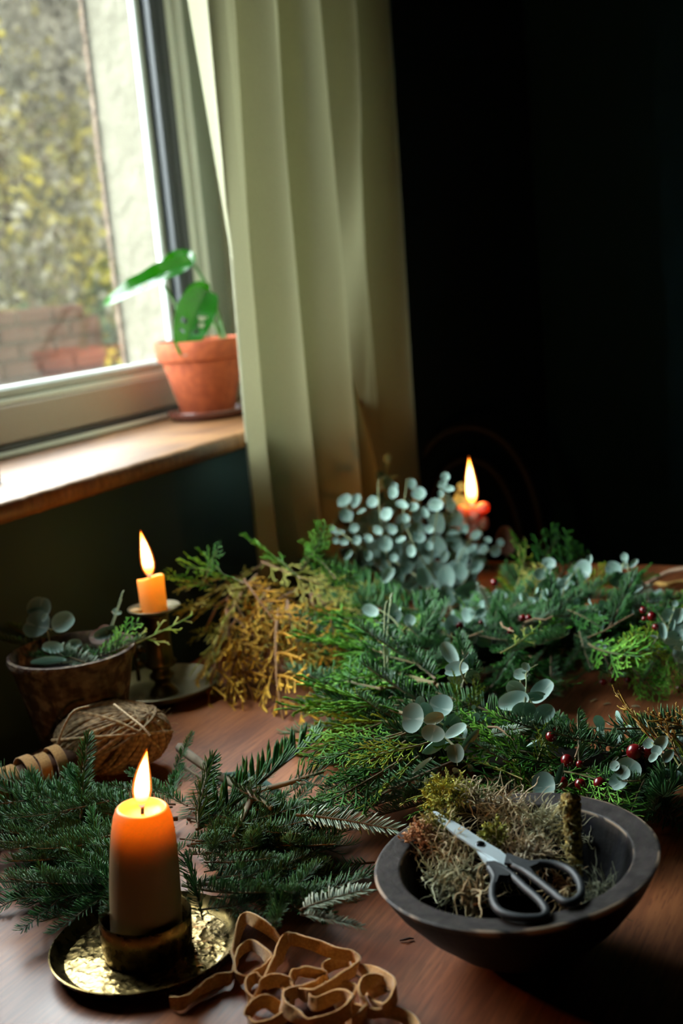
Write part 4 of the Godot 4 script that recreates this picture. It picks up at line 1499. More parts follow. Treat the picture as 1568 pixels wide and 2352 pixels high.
func build_bowl() -> void:
	var at := Vector3(-0.343, TT, -0.957)
	var t := thing("bowl", "wide dark charcoal wooden bowl with worn pale rim edges", "bowl", at)
	var nz := FastNoiseLite.new(); nz.seed = 15; nz.frequency = 1.0; nz.fractal_octaves = 3
	var colf := func(th: float, q: Vector2) -> Color:
		var base := Color(0.004, 0.004, 0.0045)
		if q.y > 0.0895 and q.x > 0.1: base = Color(0.032, 0.027, 0.025)
		var e := nz.get_noise_3d(cos(th) * 3.0, sin(th) * 3.0, q.x * 60.0)
		var st := nz.get_noise_3d(cos(th) * q.x * 60.0, sin(th) * q.x * 60.0, 4.0)
		base = base * (1.0 + 0.8 * st)
		var worn := 0.0
		if absf(q.x - 0.1335) < 0.0012 and q.y > 0.09: worn = clampf((e + 0.1) * 3.5, 0.0, 0.8)
		if absf(q.x - 0.1092) < 0.0005 and q.y > 0.088: worn = clampf((e + 0.05) * 3.5, 0.0, 0.7)
		return base.lerp(Color(0.38, 0.27, 0.18), worn)
	var wob := func(th: float, q: Vector2) -> Vector2:
		return Vector2(q.x * (1.0 + 0.004 * sin(2.0 * th + 1.0) + 0.0012 * nz.get_noise_2d(th * 3.0, q.y * 40.0)), q.y)
	var prof := [Vector2(0, 0.0), Vector2(0.046, 0.0), Vector2(0.05, 0.003), Vector2(0.075, 0.021), Vector2(0.1, 0.045), Vector2(0.12, 0.07), Vector2(0.13, 0.088), Vector2(0.133, 0.0935), Vector2(0.134, 0.0955), Vector2(0.1325, 0.0968)]
	for k in range(1, 12): prof.append(Vector2(lerpf(0.1325, 0.1102, k / 12.0), lerpf(0.0968, 0.0948, k / 12.0)))
	prof.append_array([Vector2(0.1102, 0.0948), Vector2(0.1092, 0.0938), Vector2(0.1085, 0.0915), Vector2(0.106, 0.084), Vector2(0.098, 0.065), Vector2(0.085, 0.046), Vector2(0.065, 0.031), Vector2(0.04, 0.024), Vector2(0.0, 0.022)])
	var b := MB.new()
	b.lathe(prof, 144, colf, wob, 0.6)
	obj("body", b.mesh(), M.bowl_wood, t)
	t.basis = Basis(cf, -0.07) * 0.945
	t.position.y += 0.003
	# bed of moss and lichen, clump by clump
	var green := Color(0.2, 0.21, 0.02); var green2 := Color(0.52, 0.5, 0.06)
	var tan1 := Color(0.36, 0.27, 0.14); var tan2 := Color(0.9, 0.78, 0.54)
	var sage := Color(0.28, 0.28, 0.16); var sage2 := Color(0.74, 0.72, 0.48)
	var rust := Color(0.3, 0.13, 0.05); var rust2 := Color(0.68, 0.38, 0.2)
	moss(P(1030, 1835, 0.1), Vector3(0.026, 0.024, 0.02), 120, 0.0011, 0.018, 1.0, green, green2, "yellow green moss tuft at the back of the bowl", true)
	moss(P(1072, 1830, 0.105), Vector3(0.018, 0.02, 0.016), 110, 0.0007, 0.018, 1.6, sage, tan2, "grey green lichen tuft behind the bowl's rim")
	moss(P(1150, 1870, 0.09), Vector3(0.042, 0.024, 0.026), 330, 0.0008, 0.026, 2.2, tan1, tan2, "pale straw lichen tangle at the middle back of the bowl")
	moss(P(1255, 1895, 0.09), Vector3(0.028, 0.03, 0.022), 260, 0.0007, 0.024, 2.2, sage, sage2, "sage lichen tangle clinging beside the upright twig")
	moss(P(1180, 1955, 0.075), Vector3(0.045, 0.02, 0.024), 300, 0.0008, 0.024, 2.4, Color(0.2, 0.13, 0.06), tan2, "loose brownish lichen heap between twig and scissor blades")
	moss(P(1215, 1962, 0.085), Vector3(0.022, 0.012, 0.014), 130, 0.0009, 0.018, 2.0, tan1, Color(0.58, 0.52, 0.38), "pale lichen knot above the scissor handles")
	moss(P(968, 1930, 0.087), Vector3(0.016, 0.022, 0.018), 120, 0.001, 0.011, 2.0, rust, rust2, "rust brown dried moss at the bowl's left rim", true)
	moss(P(1010, 1925, 0.08), Vector3(0.03, 0.026, 0.024), 190, 0.0011, 0.017, 1.6, green, Color(0.4, 0.34, 0.13), "olive moss clump under the scissor tip", true)
	moss(P(1035, 1960, 0.078), Vector3(0.034, 0.026, 0.026), 260, 0.0008, 0.022, 2.2, tan1, tan2, "straw coloured lichen left of the scissor pivot")
	moss(P(1040, 2025, 0.068), Vector3(0.038, 0.026, 0.028), 320, 0.0009, 0.022, 2.0, sage, sage2, "grey green lichen heap at the bowl's front left")
	moss(P(1085, 2060, 0.07), Vector3(0.018, 0.014, 0.018), 70, 0.0016, 0.022, 1.4, tan1, Color(0.6, 0.48, 0.28), "curled pale dry moss at the bowl's front rim")
	moss(P(1375, 2052, 0.068), Vector3(0.022, 0.014, 0.018), 170, 0.0006, 0.02, 2.4, Color(0.13, 0.15, 0.09), Color(0.3, 0.31, 0.2), "small grey green lichen puff at the bowl's right side")
	moss(P(1295, 2075, 0.066), Vector3(0.014, 0.007, 0.01), 40, 0.0013, 0.014, 1.8, tan1, Color(0.55, 0.42, 0.22), "few curly dry moss scraps beside the scissor handle")
	moss(P(1350, 1928, 0.075), Vector3(0.008, 0.006, 0.006), 30, 0.0007, 0.01, 2.6, sage, Color(0.5, 0.48, 0.36), "tiny pale lichen scrap right of the twig")
	moss(P(1290, 2035, 0.06), Vector3(0.016, 0.01, 0.014), 45, 0.0012, 0.018, 1.8, rust, Color(0.5, 0.38, 0.2), "brown moss scraps showing inside the right scissor loop")
	moss(P(1120, 1990, 0.05), Vector3(0.07, 0.02, 0.055), 330, 0.001, 0.022, 2.0, Color(0.05, 0.04, 0.02), Color(0.18, 0.14, 0.07), "dark crumbled moss bed filling the bottom of the bowl")
	moss(P(1135, 1920, 0.088), Vector3(0.012, 0.01, 0.01), 45, 0.0012, 0.014, 1.5, green, Color(0.44, 0.4, 0.06), "bright yellow moss star beside the scissor blade", true)
	# twig with lichen
	var p0 := P(1310, 1830, 0.13)
	var p1 := P(1322, 2010, 0.07)
	var tw := thing("twig", "lichen covered twig standing in the bowl against its back rim", "twig", p1)
	var pts := []
	var rad := []
	for i in 40:
		var f := i / 39.0
		pts.append(p1.lerp(p0, f) - p1 + jv(0.0006))
		rad.append(lerpf(0.0062, 0.0092, f) * (1.0 + 0.16 * nz.get_noise_1d(f * 16.0)))
	b = MB.new()
	b.tube(pts, rad, 12)
	obj("wood", b.mesh(), M.lichen_bark, tw)
	b = MB.new()
	for k in 110:
		var f := rng.randf()
		var q := p1.lerp(p0, f) - p1 - cr * rng.randf_range(0.0, 0.007) - cf * 0.006
		b.tube(curve(q, (jv(0.8) - cr * 0.8 - cf * 0.4).normalized(), rng.randf_range(0.006, 0.02) * (0.5 + f * 0.7), 5, jv(2.2), 0.2), [0.0007, 0.0009, 0.0007, 0.0006, 0.0004, 0.0002], 4, fill_col(6, Color(0.34, 0.33, 0.2).lerp(Color(0.5, 0.4, 0.12), rng.randf())), 0.6, false)
	stuff(obj("lichen", b.mesh(), M.moss, tw))
	build_scissors()


func build_scissors() -> void:
	var hgt := 0.098
	var at := P(1103, 1945, hgt)
	var t := thing("scissors", "open steel scissors with black plastic handles lying on the moss", "scissors", at)
	var Q := func(x: float, y: float) -> Vector2:
		var p := P(x, y, hgt) - at
		return Vector2(p.x, p.z)
	var poly := func(px: Array) -> PackedVector2Array:
		var o := PackedVector2Array()
		for q in px: o.append(Q.call(q[0], q[1]))
		return o
	var b := MB.new()
	b.prism(poly.call([[994, 1868], [1002, 1868], [1060, 1902], [1112, 1936], [1150, 1958], [1170, 1976], [1164, 1996], [1120, 1968], [1088, 1950], [1040, 1917], [1006, 1886]]), 0.0, 0.0022)
	obj("blade", b.mesh(), M.steel, t)
	b = MB.new()
	b.prism(poly.call([[1003, 1866], [1012, 1868], [1070, 1902], [1125, 1940], [1136, 1972], [1146, 1998], [1126, 1996], [1108, 1972], [1088, 1944]]), -0.0026, -0.0003)
	obj("blade", b.mesh(), M.steel, t)
	b = MB.new()
	b.lathe([Vector2(0.0042, 0.002), Vector2(0.0042, 0.0036), Vector2(0.003, 0.0044), Vector2(0, 0.0045)], 24)
	obj("pivot", b.mesh(), M.screw, t)
	# handles: loops of rounded plastic with a solid neck each
	var loops := [
		[[[1172, 1984], [1200, 1990], [1240, 1986], [1278, 1989], [1312, 2004], [1331, 2030], [1334, 2056], [1318, 2074], [1296, 2074], [1270, 2054], [1235, 2026], [1205, 2004], [1180, 1992]],
			[[1164, 1968], [1184, 1976], [1214, 1986], [1240, 1990], [1216, 2001], [1226, 2014], [1204, 2006], [1180, 1994], [1158, 1992]]],
		[[[1124, 1992], [1136, 2014], [1131, 2040], [1132, 2066], [1146, 2090], [1178, 2103], [1216, 2107], [1246, 2104], [1254, 2090], [1238, 2066], [1204, 2036], [1174, 2008], [1150, 1994]],
			[[1116, 1984], [1136, 1982], [1154, 1990], [1178, 2010], [1166, 2016], [1146, 2014], [1140, 2030], [1130, 2036], [1134, 2012]]]]
	for k in 2:
		b = MB.new()
		var pts := []
		for q in loops[k][0]:
			var w: Vector2 = Q.call(q[0], q[1])
			pts.append(Vector3(w.x, 0.001 - 0.002 * k, w.y))
		pts.append(pts[0])
		pts = smooth(pts, 6)
		b.tube(pts, fill(pts.size(), 0.0036), 10)
		b.prism(poly.call(loops[k][1]), -0.003 - 0.002 * k, 0.0042 - 0.002 * k)
		tag(obj("handle", b.mesh(), M.black_grip, t), "black plastic handle")


# ---------------------------------------------------------------- loose greenery and the wreath
func strew(L: Array, part_of: Node3D = null) -> void:
	# [kind, base px, base py, base height, tip px, tip py, tip height, roll, label, category, group]
	for s in L:
		var kind: String = s[0]
		var called: String = "fir_branch" if kind.begins_with("fir") else ("eucalyptus_branch" if kind.begins_with("gum") else "cypress_branch")
		var o := sprig(kind, called.replace("branch", "sprig") if part_of else called, aim(P(s[1], s[2], s[3]), P(s[4], s[5], s[6]), s[7], D[kind].len), part_of)
		if not part_of:
			tag(o, s[8], called.replace("_", " "), s[9] if s.size() > 9 else "")


func build_fir_pile() -> void:
	var g := "fir branches piled at the front left"
	strew([
		["fir_stub", 412, 1716, 0.055, 640, 1900, 0.03, 0.2, "fir branch with a thick bare barked end right of the twine", g],
		["fir_comb", 455, 1900, 0.03, 735, 1725, 0.03, 0.3, "fir branch with comb-like needles reaching towards the wreath", g],
		["fir_brush", 452, 1905, 0.04, 470, 1755, 0.06, 0.9, "upright fir sprig rising right behind the front candle flame", g],
		["fir_full", 440, 1885, 0.03, 700, 1945, 0.045, 0.0, "bushy fir branch pointing right between candle and bowl", g],
		["fir_brush", 560, 1850, 0.03, 800, 1925, 0.03, -0.2, "dense fir sprig above the bushy branch, pointing to the bowl", g],
		["fir_pale", 680, 1872, 0.06, 915, 1888, 0.055, 0.25, "pale backed fir sprig pointing at the bowl's left rim", g],
		["fir_flat", 470, 2020, 0.03, 865, 1985, 0.02, 0.2, "long flat fir branch whose tip touches the bowl", g],
		["fir_full", 455, 2090, 0.02, 760, 2055, 0.03, 0.2, "dark bushy fir branch beside the front candle", g],
		["fir_pale", 690, 2090, 0.06, 842, 2028, 0.055, 0.2, "pale fir tip on bare wood, upper of two by the ribbon", g],
		["fir_pale", 690, 2100, 0.06, 830, 2118, 0.04, 0.1, "pale fir tip on bare wood, lower of two by the ribbon", g],
		["fir_fork", 560, 2030, 0.035, 760, 2110, 0.02, 0.0, "forked fir branch above the velvet ribbon heap", g],
		["fir_full", 300, 1880, 0.035, -30, 1830, 0.05, 0.0, "bushy fir branch running left below the ribbon coil", g],
		["fir_full", 320, 1930, 0.03, -20, 1960, 0.045, 0.2, "wide fir branch left of the front candle", g],
		["fir_brush", 185, 1880, 0.04, 195, 1705, 0.09, 0.5, "fir sprig standing up in front of the twine ball", g],
		["fir_fork", 280, 2000, 0.025, -10, 2040, 0.03, 0.1, "forked fir branch at the left frame edge above the bare table", g],
		["fir_fork", 250, 1840, 0.05, 20, 1890, 0.055, -0.2, "fir branch lying on top of the left pile", g],
		["fir_brush", 290, 2040, 0.03, 100, 2135, 0.01, 0.2, "drooping fir sprig whose tip hangs to the table at left", g],
		["fir_brush", 300, 1985, 0.035, 258, 2128, 0.035, 0.3, "short fir sprig hanging over the brass collar", g],
		["fir_comb", 430, 1960, 0.045, 462, 2130, 0.03, 0.4, "dark fir sprig hanging over the hammered brass tray", g],
		["fir_fork", 430, 1850, 0.04, 300, 1785, 0.045, 0.0, "fir branch tucked below the twine ball", g],
		["fir_flat", 420, 1760, 0.02, 560, 1850, 0.02, 0.2, "flat fir branch beside the barked branch end", g],
		["fir_full", 200, 1980, 0.02, 420, 2010, 0.02, 0.3, "fir branch crossing right behind the front candle", g],
		["fir_brush", 400, 1770, 0.05, 440, 1690, 0.075, 0.5, "little fir sprig at the right flank of the twine ball", g],
		["fir_plume", 640, 1800, 0.02, 860, 1800, 0.03, 0.3, "fir plume lying between the fir pile and the wreath", g],
		["fir_flat", 860, 1980, 0.012, 600, 2010, 0.02, 0.2, "flat fir branch left of the bowl, low on the table", g],
		["fir_brush", 470, 1980, 0.04, 640, 1985, 0.045, 0.1, "olive tinted fir sprig in the middle of the pile", g],
	])


	# six spreading boughs, each a woody stem with its side sprigs
	var kinds := ["fir_full", "fir_fork", "fir_brush", "fir_flat", "fir_fork", "fir_plume"]
	var sides := [["left of the front candle", 225.0, 410.0, -1.0], ["between the front candle and the bowl", 405.0, 600.0, 0.78]]
	var rows := [["farthest from the viewer", 1880.0], ["in the middle of three", 1940.0], ["nearest the viewer", 2025.0]]
	for sd in sides:
		for r in rows:
			var by: float = r[1]
			var p0 := P((float(sd[1]) + float(sd[2])) / 2.0 - 90.0 * float(sd[3]), by, 0.012)
			var o := thing("fir_bough", "spreading dark fir bough %s, %s" % [sd[0], r[0]], "fir branch", p0, g)
			var st := MB.new()
			st.tube(smooth([Vector3.ZERO, P((float(sd[1]) + float(sd[2])) / 2.0, by + 4.0, 0.02) - p0, P((float(sd[1]) + float(sd[2])) / 2.0 + 120.0 * float(sd[3]), by, 0.022) - p0], 5), [0.0028, 0.0028, 0.0027, 0.0026, 0.0025, 0.0024, 0.0022, 0.002, 0.0018, 0.0016, 0.0013], 7, fill_col(11, Color(0.1, 0.07, 0.045)))
			obj("stem", st.mesh(), M.bark, o)
			for k in 16:
				var kind: String = kinds[k % 6]
				var bx := rng.randf_range(float(sd[1]), float(sd[2]))
				var ly := by + jit(34.0)
				var l := rng.randf_range(170.0, 330.0) * (1.0 if D[kind].len > 0.16 else 0.8)
				sprig(kind, "fir_sprig", aim(P(bx, ly, rng.randf_range(0.01, 0.045)), P(bx + l * float(sd[3]), ly + jit(62.0), rng.randf_range(0.008, 0.045)), jit(0.5), D[kind].len), o)


func build_cypress_pile() -> void:
	var g := "golden cypress branches piled at the back left"
	var q := "green cypress branches behind the golden pile"
	strew([
		["straw0", 620, 1290, 0.12, 395, 1400, 0.1, 0.6, "straw coloured cypress branch arching down beside the chamberstick", g],
		["straw1", 590, 1320, 0.13, 430, 1480, 0.08, 0.9, "pale golden cypress branch drooping left of the pile's middle", g],
		["gold0", 620, 1350, 0.12, 470, 1560, 0.035, 0.9, "golden cypress branch hanging over the chamberstick dish", g],
		["gold1", 600, 1390, 0.1, 440, 1600, 0.03, 1.1, "brown tipped cypress branch drooping into the brass dish", g],
		["gold2", 640, 1400, 0.1, 600, 1695, 0.004, 0.9, "long golden cypress branch with a bare stalk on the table", g],
		["gold0", 660, 1380, 0.1, 690, 1600, 0.02, 1.0, "orange cypress branch drooping towards the wreath", g],
		["gold1", 560, 1340, 0.13, 750, 1370, 0.1, 0.6, "golden cypress branch reaching right over the pile", g],
		["straw0", 600, 1290, 0.15, 780, 1370, 0.11, 0.5, "straw cypress branch along the top of the pile", g],
		["straw1", 740, 1390, 0.07, 900, 1320, 0.08, 0.4, "straw cypress branch pointing at the eucalyptus", g],
		["gold2", 560, 1330, 0.14, 660, 1480, 0.07, 1.0, "amber cypress branch hanging down the pile's front", g],
		["gold1", 540, 1420, 0.08, 700, 1560, 0.03, 0.7, "rusty cypress branch low at the pile's right foot", g],
		["gold0", 520, 1400, 0.1, 540, 1600, 0.02, 1.0, "dark gold cypress branch hanging beside the brass dish", g],
		["straw1", 520, 1330, 0.16, 400, 1330, 0.17, 0.7, "yellow green cypress branch reaching left behind the candle stub", g],
		["straw0", 540, 1390, 0.13, 395, 1390, 0.15, 0.7, "pale yellow cypress branch low behind the brass drip cup", g],
		["straw1", 530, 1430, 0.1, 425, 1450, 0.1, 0.9, "pale yellow cypress branch beside the chamberstick's column", g],
		["green2", 500, 1350, 0.16, 375, 1305, 0.2, 0.8, "green cypress branch just right of the candle stub", q],
		["deep1", 470, 1340, 0.17, 492, 1238, 0.24, 0.9, "dark green cypress tip highest behind the candle stub", q],
		["green0", 560, 1340, 0.17, 420, 1275, 0.2, 0.8, "green cypress branch leaning left above the golden pile", q],
		["green1", 520, 1330, 0.17, 470, 1270, 0.2, 0.8, "short green cypress branch below the highest dark tip", q],
		["green1", 690, 1330, 0.16, 590, 1245, 0.2, 0.7, "green cypress tip rising behind the pile's middle", q],
		["green0", 770, 1330, 0.14, 700, 1235, 0.19, 0.9, "bright green cypress branch left of the eucalyptus", q],
		["green2", 700, 1280, 0.17, 830, 1330, 0.12, 0.8, "bright green cypress branch drooping in front of the eucalyptus", q],
		["green1", 690, 1310, 0.15, 770, 1215, 0.2, 0.9, "fresh green cypress tip between the pile and the eucalyptus", q],
		["straw0", 660, 1420, 0.06, 860, 1380, 0.06, 0.5, "straw cypress branch lying between pile and wreath", g],
	])


	# two larger boughs under them
	for e in [["left", 500.0, 620.0], ["right", 620.0, 760.0]]:
		var p0 := P((float(e[1]) + float(e[2])) / 2.0, 1350.0, 0.1)
		var o := thing("cypress_bough", "golden cypress bough making up the %s half of the back pile" % e[0], "cypress branch", p0, g)
		var st := MB.new()
		st.tube([Vector3.ZERO, P(float(e[1]), 1390.0, 0.09) - p0, P(float(e[1]) - 30.0, 1450.0, 0.05) - p0], [0.0035, 0.003, 0.002], 7, fill_col(3, Color(0.2, 0.11, 0.06)))
		obj("stem", st.mesh(), M.bark, o)
		for k in 8:
			var kind: String = ["gold0", "gold1", "straw0", "gold2", "straw1", "gold1"][k % 6]
			var bx := rng.randf_range(float(e[1]), float(e[2]))
			var by := rng.randf_range(1320.0, 1420.0)
			var hb := rng.randf_range(0.06, 0.12)
			sprig(kind, "cypress_sprig", aim(P(bx, by, hb), P(bx + jit(110.0) - 20.0, by + rng.randf_range(90.0, 190.0), hb * rng.randf_range(0.2, 0.5)), rng.randf_range(0.4, 1.2), D[kind].len), o)


func build_gum() -> void:
	var g := "eucalyptus branches bunched at the back"
	strew([
		["gum_mid", 850, 1330, 0.03, 800, 1130, 0.16, 0.2, "eucalyptus branch leaning left, leftmost of the back bunch", g],
		["gum_long", 900, 1340, 0.03, 880, 1090, 0.19, 0.5, "eucalyptus branch with a long thin red tip in the back bunch", g],
		["gum_mid", 930, 1340, 0.03, 955, 1100, 0.19, 1.0, "eucalyptus branch standing in the middle of the back bunch", g],
		["gum_mid", 980, 1330, 0.03, 1025, 1080, 0.2, 0.3, "eucalyptus branch tallest beside the far candle", g],
		["gum_long", 900, 1320, 0.04, 745, 1230, 0.09, 0.8, "eucalyptus branch drooping left over the green cypress", g],
		["gum_small", 900, 1310, 0.06, 850, 1170, 0.14, 0.3, "small leaved eucalyptus branch inside the back bunch", g],
		["gum_mid", 960, 1340, 0.03, 920, 1180, 0.12, 1.3, "short eucalyptus branch at the front of the back bunch", g],
		["gum_long", 980, 1370, 0.02, 1060, 1190, 0.1, 0.7, "eucalyptus branch just left of the far candle's wax", g],
		["gum_mid", 1010, 1360, 0.03, 1120, 1210, 0.1, 0.2, "dark eucalyptus branch in front of the far candle", g],
		["gum_small", 1040, 1380, 0.03, 1150, 1215, 0.1, 0.9, "small leaved eucalyptus branch right of the far candle", g],
		["gum_mid", 960, 1370, 0.02, 860, 1290, 0.05, 0.5, "eucalyptus branch spilling forward onto the table", g],
		["gum_small", 1000, 1400, 0.03, 960, 1230, 0.1, 1.1, "small leaved eucalyptus branch low in the back bunch", g],
		["gum_mid", 1040, 1420, 0.02, 1010, 1250, 0.09, 0.0, "eucalyptus branch between the back bunch and the wreath", g],
	])
	var spots := [[[[860, 1290, 0.05], [815, 1220, 0.1], [790, 1135, 0.15]], [[792, 1150, 0.145, 50], [818, 1150, 0.145, 46], [795, 1182, 0.13, 46], [830, 1175, 0.13, 30], [812, 1212, 0.11, 36], [778, 1222, 0.1, 34]], "eucalyptus branch with clustered round leaves at the bunch's upper left"],
		[[[890, 1290, 0.05], [875, 1200, 0.12], [868, 1110, 0.18], [880, 1098, 0.185]], [[855, 1152, 0.15, 40], [888, 1180, 0.14, 44], [868, 1218, 0.11, 38], [845, 1236, 0.095, 34], [900, 1215, 0.11, 36]], "eucalyptus branch with a bare red brown tip standing in the bunch"],
		[[[930, 1290, 0.05], [925, 1200, 0.12], [935, 1100, 0.185]], [[903, 1132, 0.165, 42], [945, 1112, 0.175, 36], [962, 1135, 0.165, 48], [922, 1160, 0.15, 40], [905, 1118, 0.17, 26], [950, 1165, 0.145, 34], [930, 1190, 0.13, 34]], "eucalyptus branch with the brightest round leaves in the bunch's middle"],
		[[[990, 1300, 0.05], [1000, 1200, 0.12], [1022, 1085, 0.19]], [[1022, 1095, 0.185, 28], [1016, 1112, 0.18, 30], [1030, 1122, 0.175, 34], [1012, 1135, 0.17, 30], [1001, 1160, 0.15, 54], [975, 1178, 0.14, 36]], "eucalyptus branch with tightly curled leaves next to the far flame"],
		[[[900, 1320, 0.04], [830, 1260, 0.08], [760, 1205, 0.11]], [[765, 1215, 0.11, 26], [790, 1245, 0.095, 32], [820, 1240, 0.095, 34], [800, 1275, 0.08, 34], [845, 1275, 0.075, 38], [770, 1240, 0.095, 24]], "eucalyptus branch drooping over the green cypress tip"],
		[[[1000, 1330, 0.04], [960, 1270, 0.08], [935, 1215, 0.12]], [[885, 1250, 0.09, 50], [920, 1240, 0.1, 34], [960, 1235, 0.1, 40], [945, 1265, 0.085, 36], [985, 1255, 0.09, 36], [905, 1280, 0.07, 32], [890, 1322, 0.05, 52], [985, 1215, 0.11, 34]], "eucalyptus branch facing forward at the foot of the bunch"],
		[[[1040, 1340, 0.04], [1060, 1270, 0.08], [1110, 1205, 0.11]], [[1040, 1225, 0.1, 36], [1068, 1215, 0.105, 34], [1095, 1230, 0.095, 34], [1050, 1255, 0.085, 40], [1085, 1262, 0.08, 36], [1120, 1240, 0.09, 28], [1020, 1280, 0.075, 36]], "dark eucalyptus branch just below the far candle"]]
	for q in spots:
		var lv := []
		var lift := 0.0
		if float(q[0][2][0]) < 1050.0 and float(q[0][2][1]) < 1220.0:
			lift = 0.055
			for e in q[0]: e[2] = float(e[2]) + 0.055 * (1.0 if e != q[0][0] else 0.3)
		for e in q[1]:
			lv.append([e[0], e[1], e[2] + lift, float(e[3]) * 0.74, float(e[3]) * rng.randf_range(0.38, 0.7), rng.randf_range(0.0, 360.0), rng.randi() % 4, jit(0.5)])
		gum_sprig(q[0], lv, null, q[2], g)
	# fir tuft behind the wreath
	strew([
		["deep0", 1230, 1340, 0.05, 1270, 1205, 0.12, 0.9, "dark green cypress tuft left half, behind the wreath"],
		["deep1", 1270, 1350, 0.05, 1330, 1225, 0.1, 0.9, "dark green cypress tuft right half, behind the wreath"],
		["green1", 1210, 1340, 0.04, 1205, 1250, 0.08, 1.0, "olive cypress tip left of the dark tuft"]])
	# dried leaf on edge behind the far candle's bunch
	var lf := thing("dried_leaf", "brown dried leaf standing behind the wreath near the far candle", "leaf", P(1165, 1275, 0.03))
	var o := obj("blade", D.leaf[1], M.dried_leaf, lf)
	var d := (P(1158, 1225, 0.075) - lf.position).normalized()
	o.transform = Transform3D(Basis(d, -cf, d.cross(-cf)).orthonormalized() * 1.9, Vector3.ZERO)


func build_wreath() -> void:
	var ce := Vector3(-0.42, TT, -1.535)
	var R := 0.255
	var w := thing("wreath", "large round wreath of fir, cypress, eucalyptus and red berries", "wreath", ce)
	# ring of bound dark stems
	var b := MB.new()
	var pts := []
	for i in 61:
		var th := TAU * i / 60
		pts.append(Vector3(cos(th) * R, 0.035 + 0.004 * sin(5.0 * th), sin(th) * R))
	b.tube(pts, fill(61, 0.02), 10, fill_col(61, Color(0.012, 0.012, 0.006)), 1.0, false)
	obj("ring_base", b.mesh(), M.bark, w)
	# bound sprigs all the way round, pointing along the ring and outwards
	var kinds := ["fir_brush", "deep0", "fir_brush", "green0", "fir_plume", "deep1", "fir_brush", "gum_small", "fir_comb", "fir_brush", "green2", "gum_mid", "fir_fork"]
	for k in 132:
		var th := TAU * k / 66 + jit(0.08)
		var rad := Vector3(cos(th), 0, sin(th))
		var tan := Vector3(-sin(th), 0, cos(th)) * (1.0 if k % 5 else -1.0)
		var lev := (k + k / 66) % 3
		var from := ce + rad * (R + jit(0.03)) + Vector3(0, [0.035, 0.055, 0.068][lev], 0)
		var dir: Vector3 = (tan * 0.8 + rad * [0.75, 0.35, -0.2][lev] + Vector3(0, [-0.12, 0.22, 0.1][lev] + jit(0.1), 0)).normalized()
		var kind: String = kinds[k % kinds.size()]
		var ln := rng.randf_range(0.12, 0.17)
		sprig(kind, ("fir_sprig" if kind.begins_with("fir") else ("eucalyptus_sprig" if kind.begins_with("gum") else "cypress_sprig")), aim(from, from + dir * ln, jit(0.6), D[kind].len), w)
	# the left lobe is the fullest
	var lobe := ["fir_brush", "green1", "fir_plume", "green0", "deep0", "fir_brush", "lime0", "green2", "fir_comb"]
	for k in 45:
		var a := rng.randf_range(-0.85, 1.15)
		var bx := 1000.0 + jit(70.0) - 60.0 * cos(a)
		var by := 1610.0 + 170.0 * sin(a) + jit(40.0)
		var l := rng.randf_range(150.0, 260.0)
		var kind: String = lobe[k % lobe.size()]
		var hb := rng.randf_range(0.02, 0.06) if kind.begins_with("fir") else rng.randf_range(0.07, 0.105)
		sprig(kind, "fir_sprig" if kind.begins_with("fir") else "cypress_sprig", aim(P(bx, by, hb), P(bx - l * cos(a * 0.8), by + l * 0.75 * sin(a * 0.9) + jit(25.0), hb * rng.randf_range(0.4, 1.1)), jit(0.7), D[kind].len), w)
	# the front right arc, close packed
	var arc := ["fir_brush", "green1", "fir_brush", "deep1", "fir_comb", "green0", "fir_brush", "wisp", "deep0", "fir_plume"]
	for k in 46:
		var bx := rng.randf_range(1090.0, 1600.0)
		var by := 1775.0 + jit(45.0) - (bx - 1100.0) * 0.03
		var hb := rng.randf_range(0.015, 0.07)
		var an := rng.randf_range(0.0, TAU)
		var l := rng.randf_range(100.0, 170.0)
		var ty := clampf(by + sin(an) * l * 0.8, 1660.0, 1890.0)
		var kind: String = arc[k % arc.size()]
		sprig(kind, "fir_sprig" if kind.begins_with("fir") else "cypress_sprig", aim(P(bx, by, hb), P(bx + cos(an) * l, ty, clampf(hb + jit(0.04), 0.012, 0.09)), jit(0.8), D[kind].len), w)
	# and the far arc
	for k in 40:
		var bx := rng.randf_range(1000.0, 1600.0)
		var by := 1440.0 + jit(50.0)
		var hb := rng.randf_range(0.02, 0.085)
		var an := rng.randf_range(0.0, TAU)
		var l := rng.randf_range(90.0, 150.0)
		var kind: String = (arc[k % arc.size()] if k % 5 else "gum_mid")
		sprig(kind, "fir_sprig" if kind.begins_with("fir") else ("eucalyptus_sprig" if kind.begins_with("gum") else "cypress_sprig"), aim(P(bx, by, hb), P(bx + cos(an) * l, clampf(by + sin(an) * l * 0.7, 1330.0, 1560.0), clampf(hb + jit(0.05), 0.012, 0.11)), jit(0.8), D[kind].len), w)
	# low dark sprigs in the shade between the far arc and the left lobe
	for k in 30:
		var bx := 1150.0 + jit(130.0)
		var by := 1530.0 + jit(55.0)
		var an := rng.randf_range(0.0, TAU)
		var l := rng.randf_range(90.0, 150.0)
		var hb := rng.randf_range(0.012, 0.05)
		var kind: String = ["fir_brush", "deep0", "fir_plume", "deep1", "fir_brush"][k % 5]
		sprig(kind, "fir_sprig" if kind.begins_with("fir") else "cypress_sprig", aim(P(bx, by, hb), P(clampf(bx + cos(an) * l, 940.0, 1330.0), clampf(by + sin(an) * l * 0.6, 1440.0, 1640.0), clampf(hb + jit(0.03), 0.01, 0.06)), jit(0.8), D[kind].len), w)
